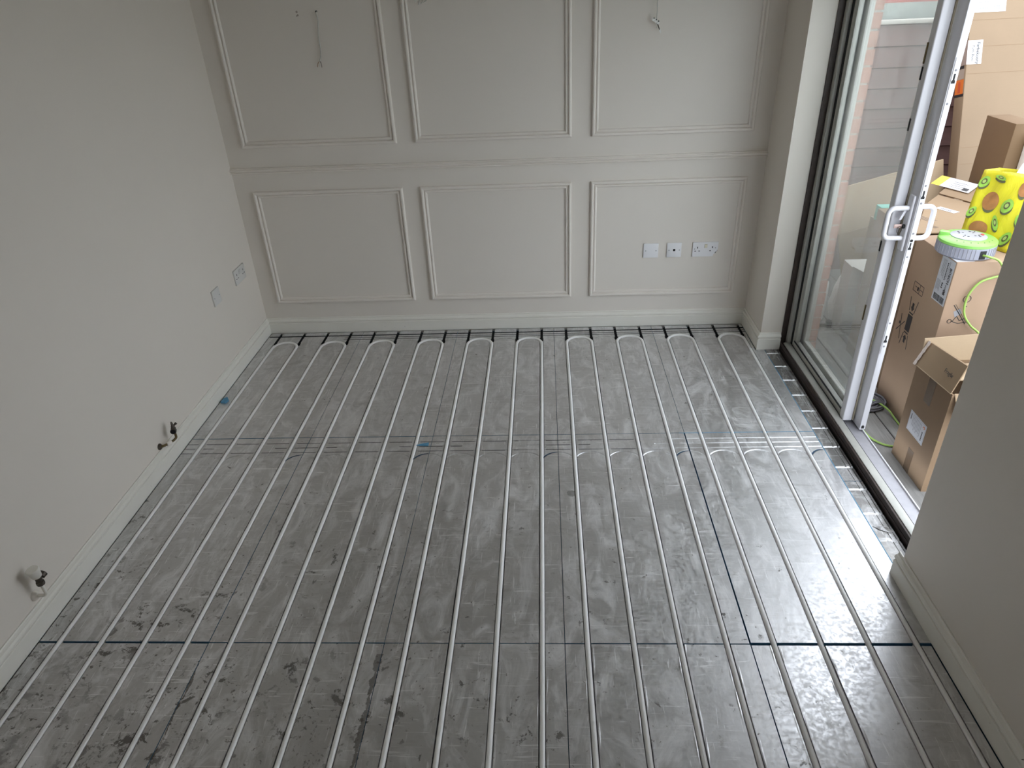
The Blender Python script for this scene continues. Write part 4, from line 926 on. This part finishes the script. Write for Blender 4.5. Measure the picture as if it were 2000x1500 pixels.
# yellow bag with kiwi print
BL, BR_, TL, TRv = Vector((3.575, -0.67, BZ + 0.002)), Vector((3.713, -0.898, BZ + 0.002)), Vector((3.640, -0.60, 1.071)), Vector((3.772, -0.822, 1.07))
BR_ = BL + (BR_ - BL) * 1.25; TRv = TL + (BR_ - BL) * 1.0 + Vector((0.0, 0.0, 0.025))
nb = (BR_ - BL).cross(TL - BL).normalized()
if nb.x > 0: nb = -nb
back = Vector((0.150, 0.075, 0))
def bagf(u, v, lift=0.0):
    p = BL.lerp(BR_, u).lerp(TL.lerp(TRv, u), v)
    c = 0.006 * math.sin(9 * u + 5 * v) * (0.3 + v) + 0.004 * math.sin(23 * u - 7 * v)
    return p + nb * (c + lift + 0.012 * math.sin(math.pi * u) * math.sin(math.pi * min(1, v * 1.2)))
t = thing('shopping_bag', (3.70, -0.74, BZ), 'bright yellow shopping bag printed with kiwi fruit, standing behind the reel', 'bag')
nu, nv = 16, 16; V = []; F = []
ringn = 2 * nu
for j in range(nv + 1):
    v = j / nv
    for i in range(nu): V.append(bagf(i / nu, v))
    for i in range(nu):
        q = bagf(1 - i / nu, v); kk = 1 - 0.55 * v
        V.append(BL.lerp(BR_, 1 - i / nu).lerp(TL.lerp(TRv, 1 - i / nu), v) + back * kk - nb * 0.004 * math.sin(12 * i / nu + 4 * v))
for j in range(nv):
    for i in range(ringn):
        a, b = j * ringn + i, j * ringn + (i + 1) % ringn; F.append((a, b, b + ringn, a + ringn))
F.append(tuple(range(ringn)))
bo = mesh('bag_body', V, F, bag_m, t, True)
so = bo.modifiers.new('thickness', 'SOLIDIFY'); so.thickness = 0.0012
def decal(name, u, v, ru, rv, ang, mat, lift, n=20, rings=3, half=None):
    V = [bagf(u, v, lift)]; F = []
    for k in range(1, rings + 1):
        for i in range(n):
            a = 2 * math.pi * i / n; x, y = ru * k / rings * math.cos(a), rv * k / rings * math.sin(a)
            V.append(bagf(u + x * math.cos(ang) - y * math.sin(ang), v + x * math.sin(ang) + y * math.cos(ang), lift))
    for i in range(n): F.append((0, 1 + i, 1 + (i + 1) % n))
    for k in range(rings - 1):
        for i in range(n):
            a, b = 1 + k * n + i, 1 + k * n + (i + 1) % n; F.append((a, b, b + n, a + n))
    return mesh(name, V, F, mat, t, True)
SX = 0.8                                                   # face is 1.25 times the measured width
for u, v, ru, rv in ((0.30, 0.60, 0.135, 0.125), (0.27, 0.22, 0.145, 0.10), (0.74, 0.81, 0.08, 0.10)):
    decal('kiwi_print', u * SX, v - 0.035, ru * SX * 0.8, rv * 1.0, 0.1, kiwi_dark, 0.0020); decal('kiwi_print', u * SX, v, ru * SX, rv, 0.1, kiwi_skin, 0.0032)
for u, v, ru, rv, an in ((0.085, 0.84, 0.072, 0.085, -0.5), (0.06, 0.42, 0.055, 0.082, -0.5), (0.592, 0.571, 0.095, 0.095, -0.4), (0.50, 0.335, 0.050, 0.105, 0.45), (0.727, 0.167, 0.070, 0.105, -0.6), (0.33, 0.915, 0.10, 0.03, -0.25), (0.86, 0.42, 0.08, 0.09, 0.3)):
    decal('kiwi_print', u * SX, v - 0.030, ru * SX * 1.02, rv * 0.95, an, kiwi_dark, 0.0020); s = decal('kiwi_print', u * SX, v, ru * SX, rv, an, kiwi_green, 0.0032)
    decal('kiwi_print', u * SX, v + 0.005, ru * SX * 0.52, rv * 0.52, an, kiwi_dark, 0.0040); decal('kiwi_print', u * SX, v + 0.005, ru * SX * 0.34, rv * 0.30, an, kiwi_pale, 0.0047)
mid = TL.lerp(TRv, 0.55) + back * 0.22
t = tag(prism('paper_sheet', [mid + Vector(p) for p in ((-0.045, 0.050, -0.030), (0.060, -0.115, -0.028), (0.110, -0.085, 0.022), (0.000, 0.085, 0.020))], (-0.3, -0.2, 0.9), 0.001, paper), 'white paper sticking out of the top of the yellow bag', 'paper')
t = tag(prism('cardboard_piece', [mid + Vector(p) for p in ((0.004, -0.045, -0.052), (0.066, -0.150, -0.060), (0.086, -0.140, -0.020), (0.020, -0.040, -0.018))], (-0.75, -0.45, 0.2), 0.004, card_dark), 'small brown cardboard piece tucked in the front of the yellow bag', 'card')

# things seen through the glass
c15, s15 = math.cos(math.radians(15)), math.sin(math.radians(15))
tl = Vector((3.497, 0.60, 0.667)); ud = Vector((c15, 0, s15)); vd = Vector((s15, 0, -c15)) ; hh = 0.79
t = thing('cardboard_sheet', tl + vd * hh, 'big pale cardboard sheet tilted on one corner, seen through the fixed glass', 'cardboard')
prism('panel', [tl, tl + ud * 0.64, tl + ud * 0.64 + vd * 0.30, tl + vd * 0.30], (0, 1, 0), 0.010, card_pale, t)
prism('panel', [tl + vd * 0.301, tl + ud * 0.63 + vd * 0.301, tl + ud * 0.50 + vd * 0.60, tl + ud * 0.30 + vd * hh, tl + vd * hh], (0, 1, 0), 0.010, card_tan, t)
t = thing('white_carton', (3.66, 0.17, ZD), 'white carton with an open lid, standing beyond the fixed glass', 'box', CG)
box('box_body', (3.484, 0.106, ZD, 3.86, 0.232, 0.346), card_white, t, bevel=0.003)
prism('flap', [(3.49, 0.104, 0.345), (3.86, 0.104, 0.345), (3.86, 0.020, 0.322), (3.56, 0.020, 0.318)], (0, -0.3, 1), 0.004, card_white, t)
box('tape', (3.54, 0.1048, 0.10, 3.555, 0.1058, 0.345), clear_tape, t)
t = tag(box('teal_carton', (3.662, 0.29, 0.552, 3.74, 0.36, 0.64), teal_m, None, bevel=0.003), 'small teal carton beside the tilted cardboard sheet behind glass', 'box', CG)
tag(box('cardboard_box', (3.67, 0.262, ZD, 3.95, 0.42, 0.551), card_brown, None, bevel=0.003), 'brown carton behind the glass, under the small teal carton', 'box', CG)
t = thing('plastic_bottle', (3.430, 0.34, ZD), 'clear pale plastic bottle standing on the deck behind the glass', 'bottle')
lathe('bottle_body', [(0.030, 0.0), (0.040, 0.01), (0.043, 0.10), (0.040, 0.20), (0.036, 0.26), (0.014, 0.285), (0.014, 0.295)], (3.430, 0.34, ZD + 0.001), (0, 0, 1), sack_m, t, 20)
lathe('bottle_cap', [(0.016, 0.0), (0.016, 0.018), (0.013, 0.020)], (3.430, 0.34, ZD + 0.296), (0, 0, 1), white_plastic, t, 14)
t = thing('carrier_bag', (3.54, 0.36, ZD), 'crumpled white carrier bag behind the glass, next to the clear bottle', 'bag')
rd = random.Random(5); V = []; F = []; nn = 16
for j in range(7):
    r = (0.045, 0.060, 0.062, 0.056, 0.045, 0.030, 0.020)[j]; z = ZD + 0.002 + (0, 0.05, 0.11, 0.17, 0.22, 0.26, 0.29)[j]
    for i in range(nn):
        a = 2 * math.pi * i / nn; rr = r * (1 + rd.uniform(-0.14, 0.14)) * 0.75; V.append((3.545 + rr * math.cos(a), 0.345 + rr * 0.9 * math.sin(a), z))
for j in range(6):
    for i in range(nn):
        a, b = j * nn + i, j * nn + (i + 1) % nn; F.append((a, b, b + nn, a + nn))
F.append(tuple(range(nn))); F.append(tuple(range(6 * nn, 7 * nn)))
mesh('bag_body', V, F, sack_m, t)
t = thing('hand_tool', (3.42, 0.215, ZD), 'black hand tool lying on the deck beyond the fixed glass', 'tool')
tube('tool_handle', [(3.36, 0.205, ZD + 0.017), (3.42, 0.212, ZD + 0.017), (3.45, 0.215, ZD + 0.017)], 0.014, black_rubber, t, 10)
box('tool_head', (3.45, 0.195, ZD + 0.002, 3.478, 0.236, ZD + 0.045), black_rubber, t, bevel=0.006)
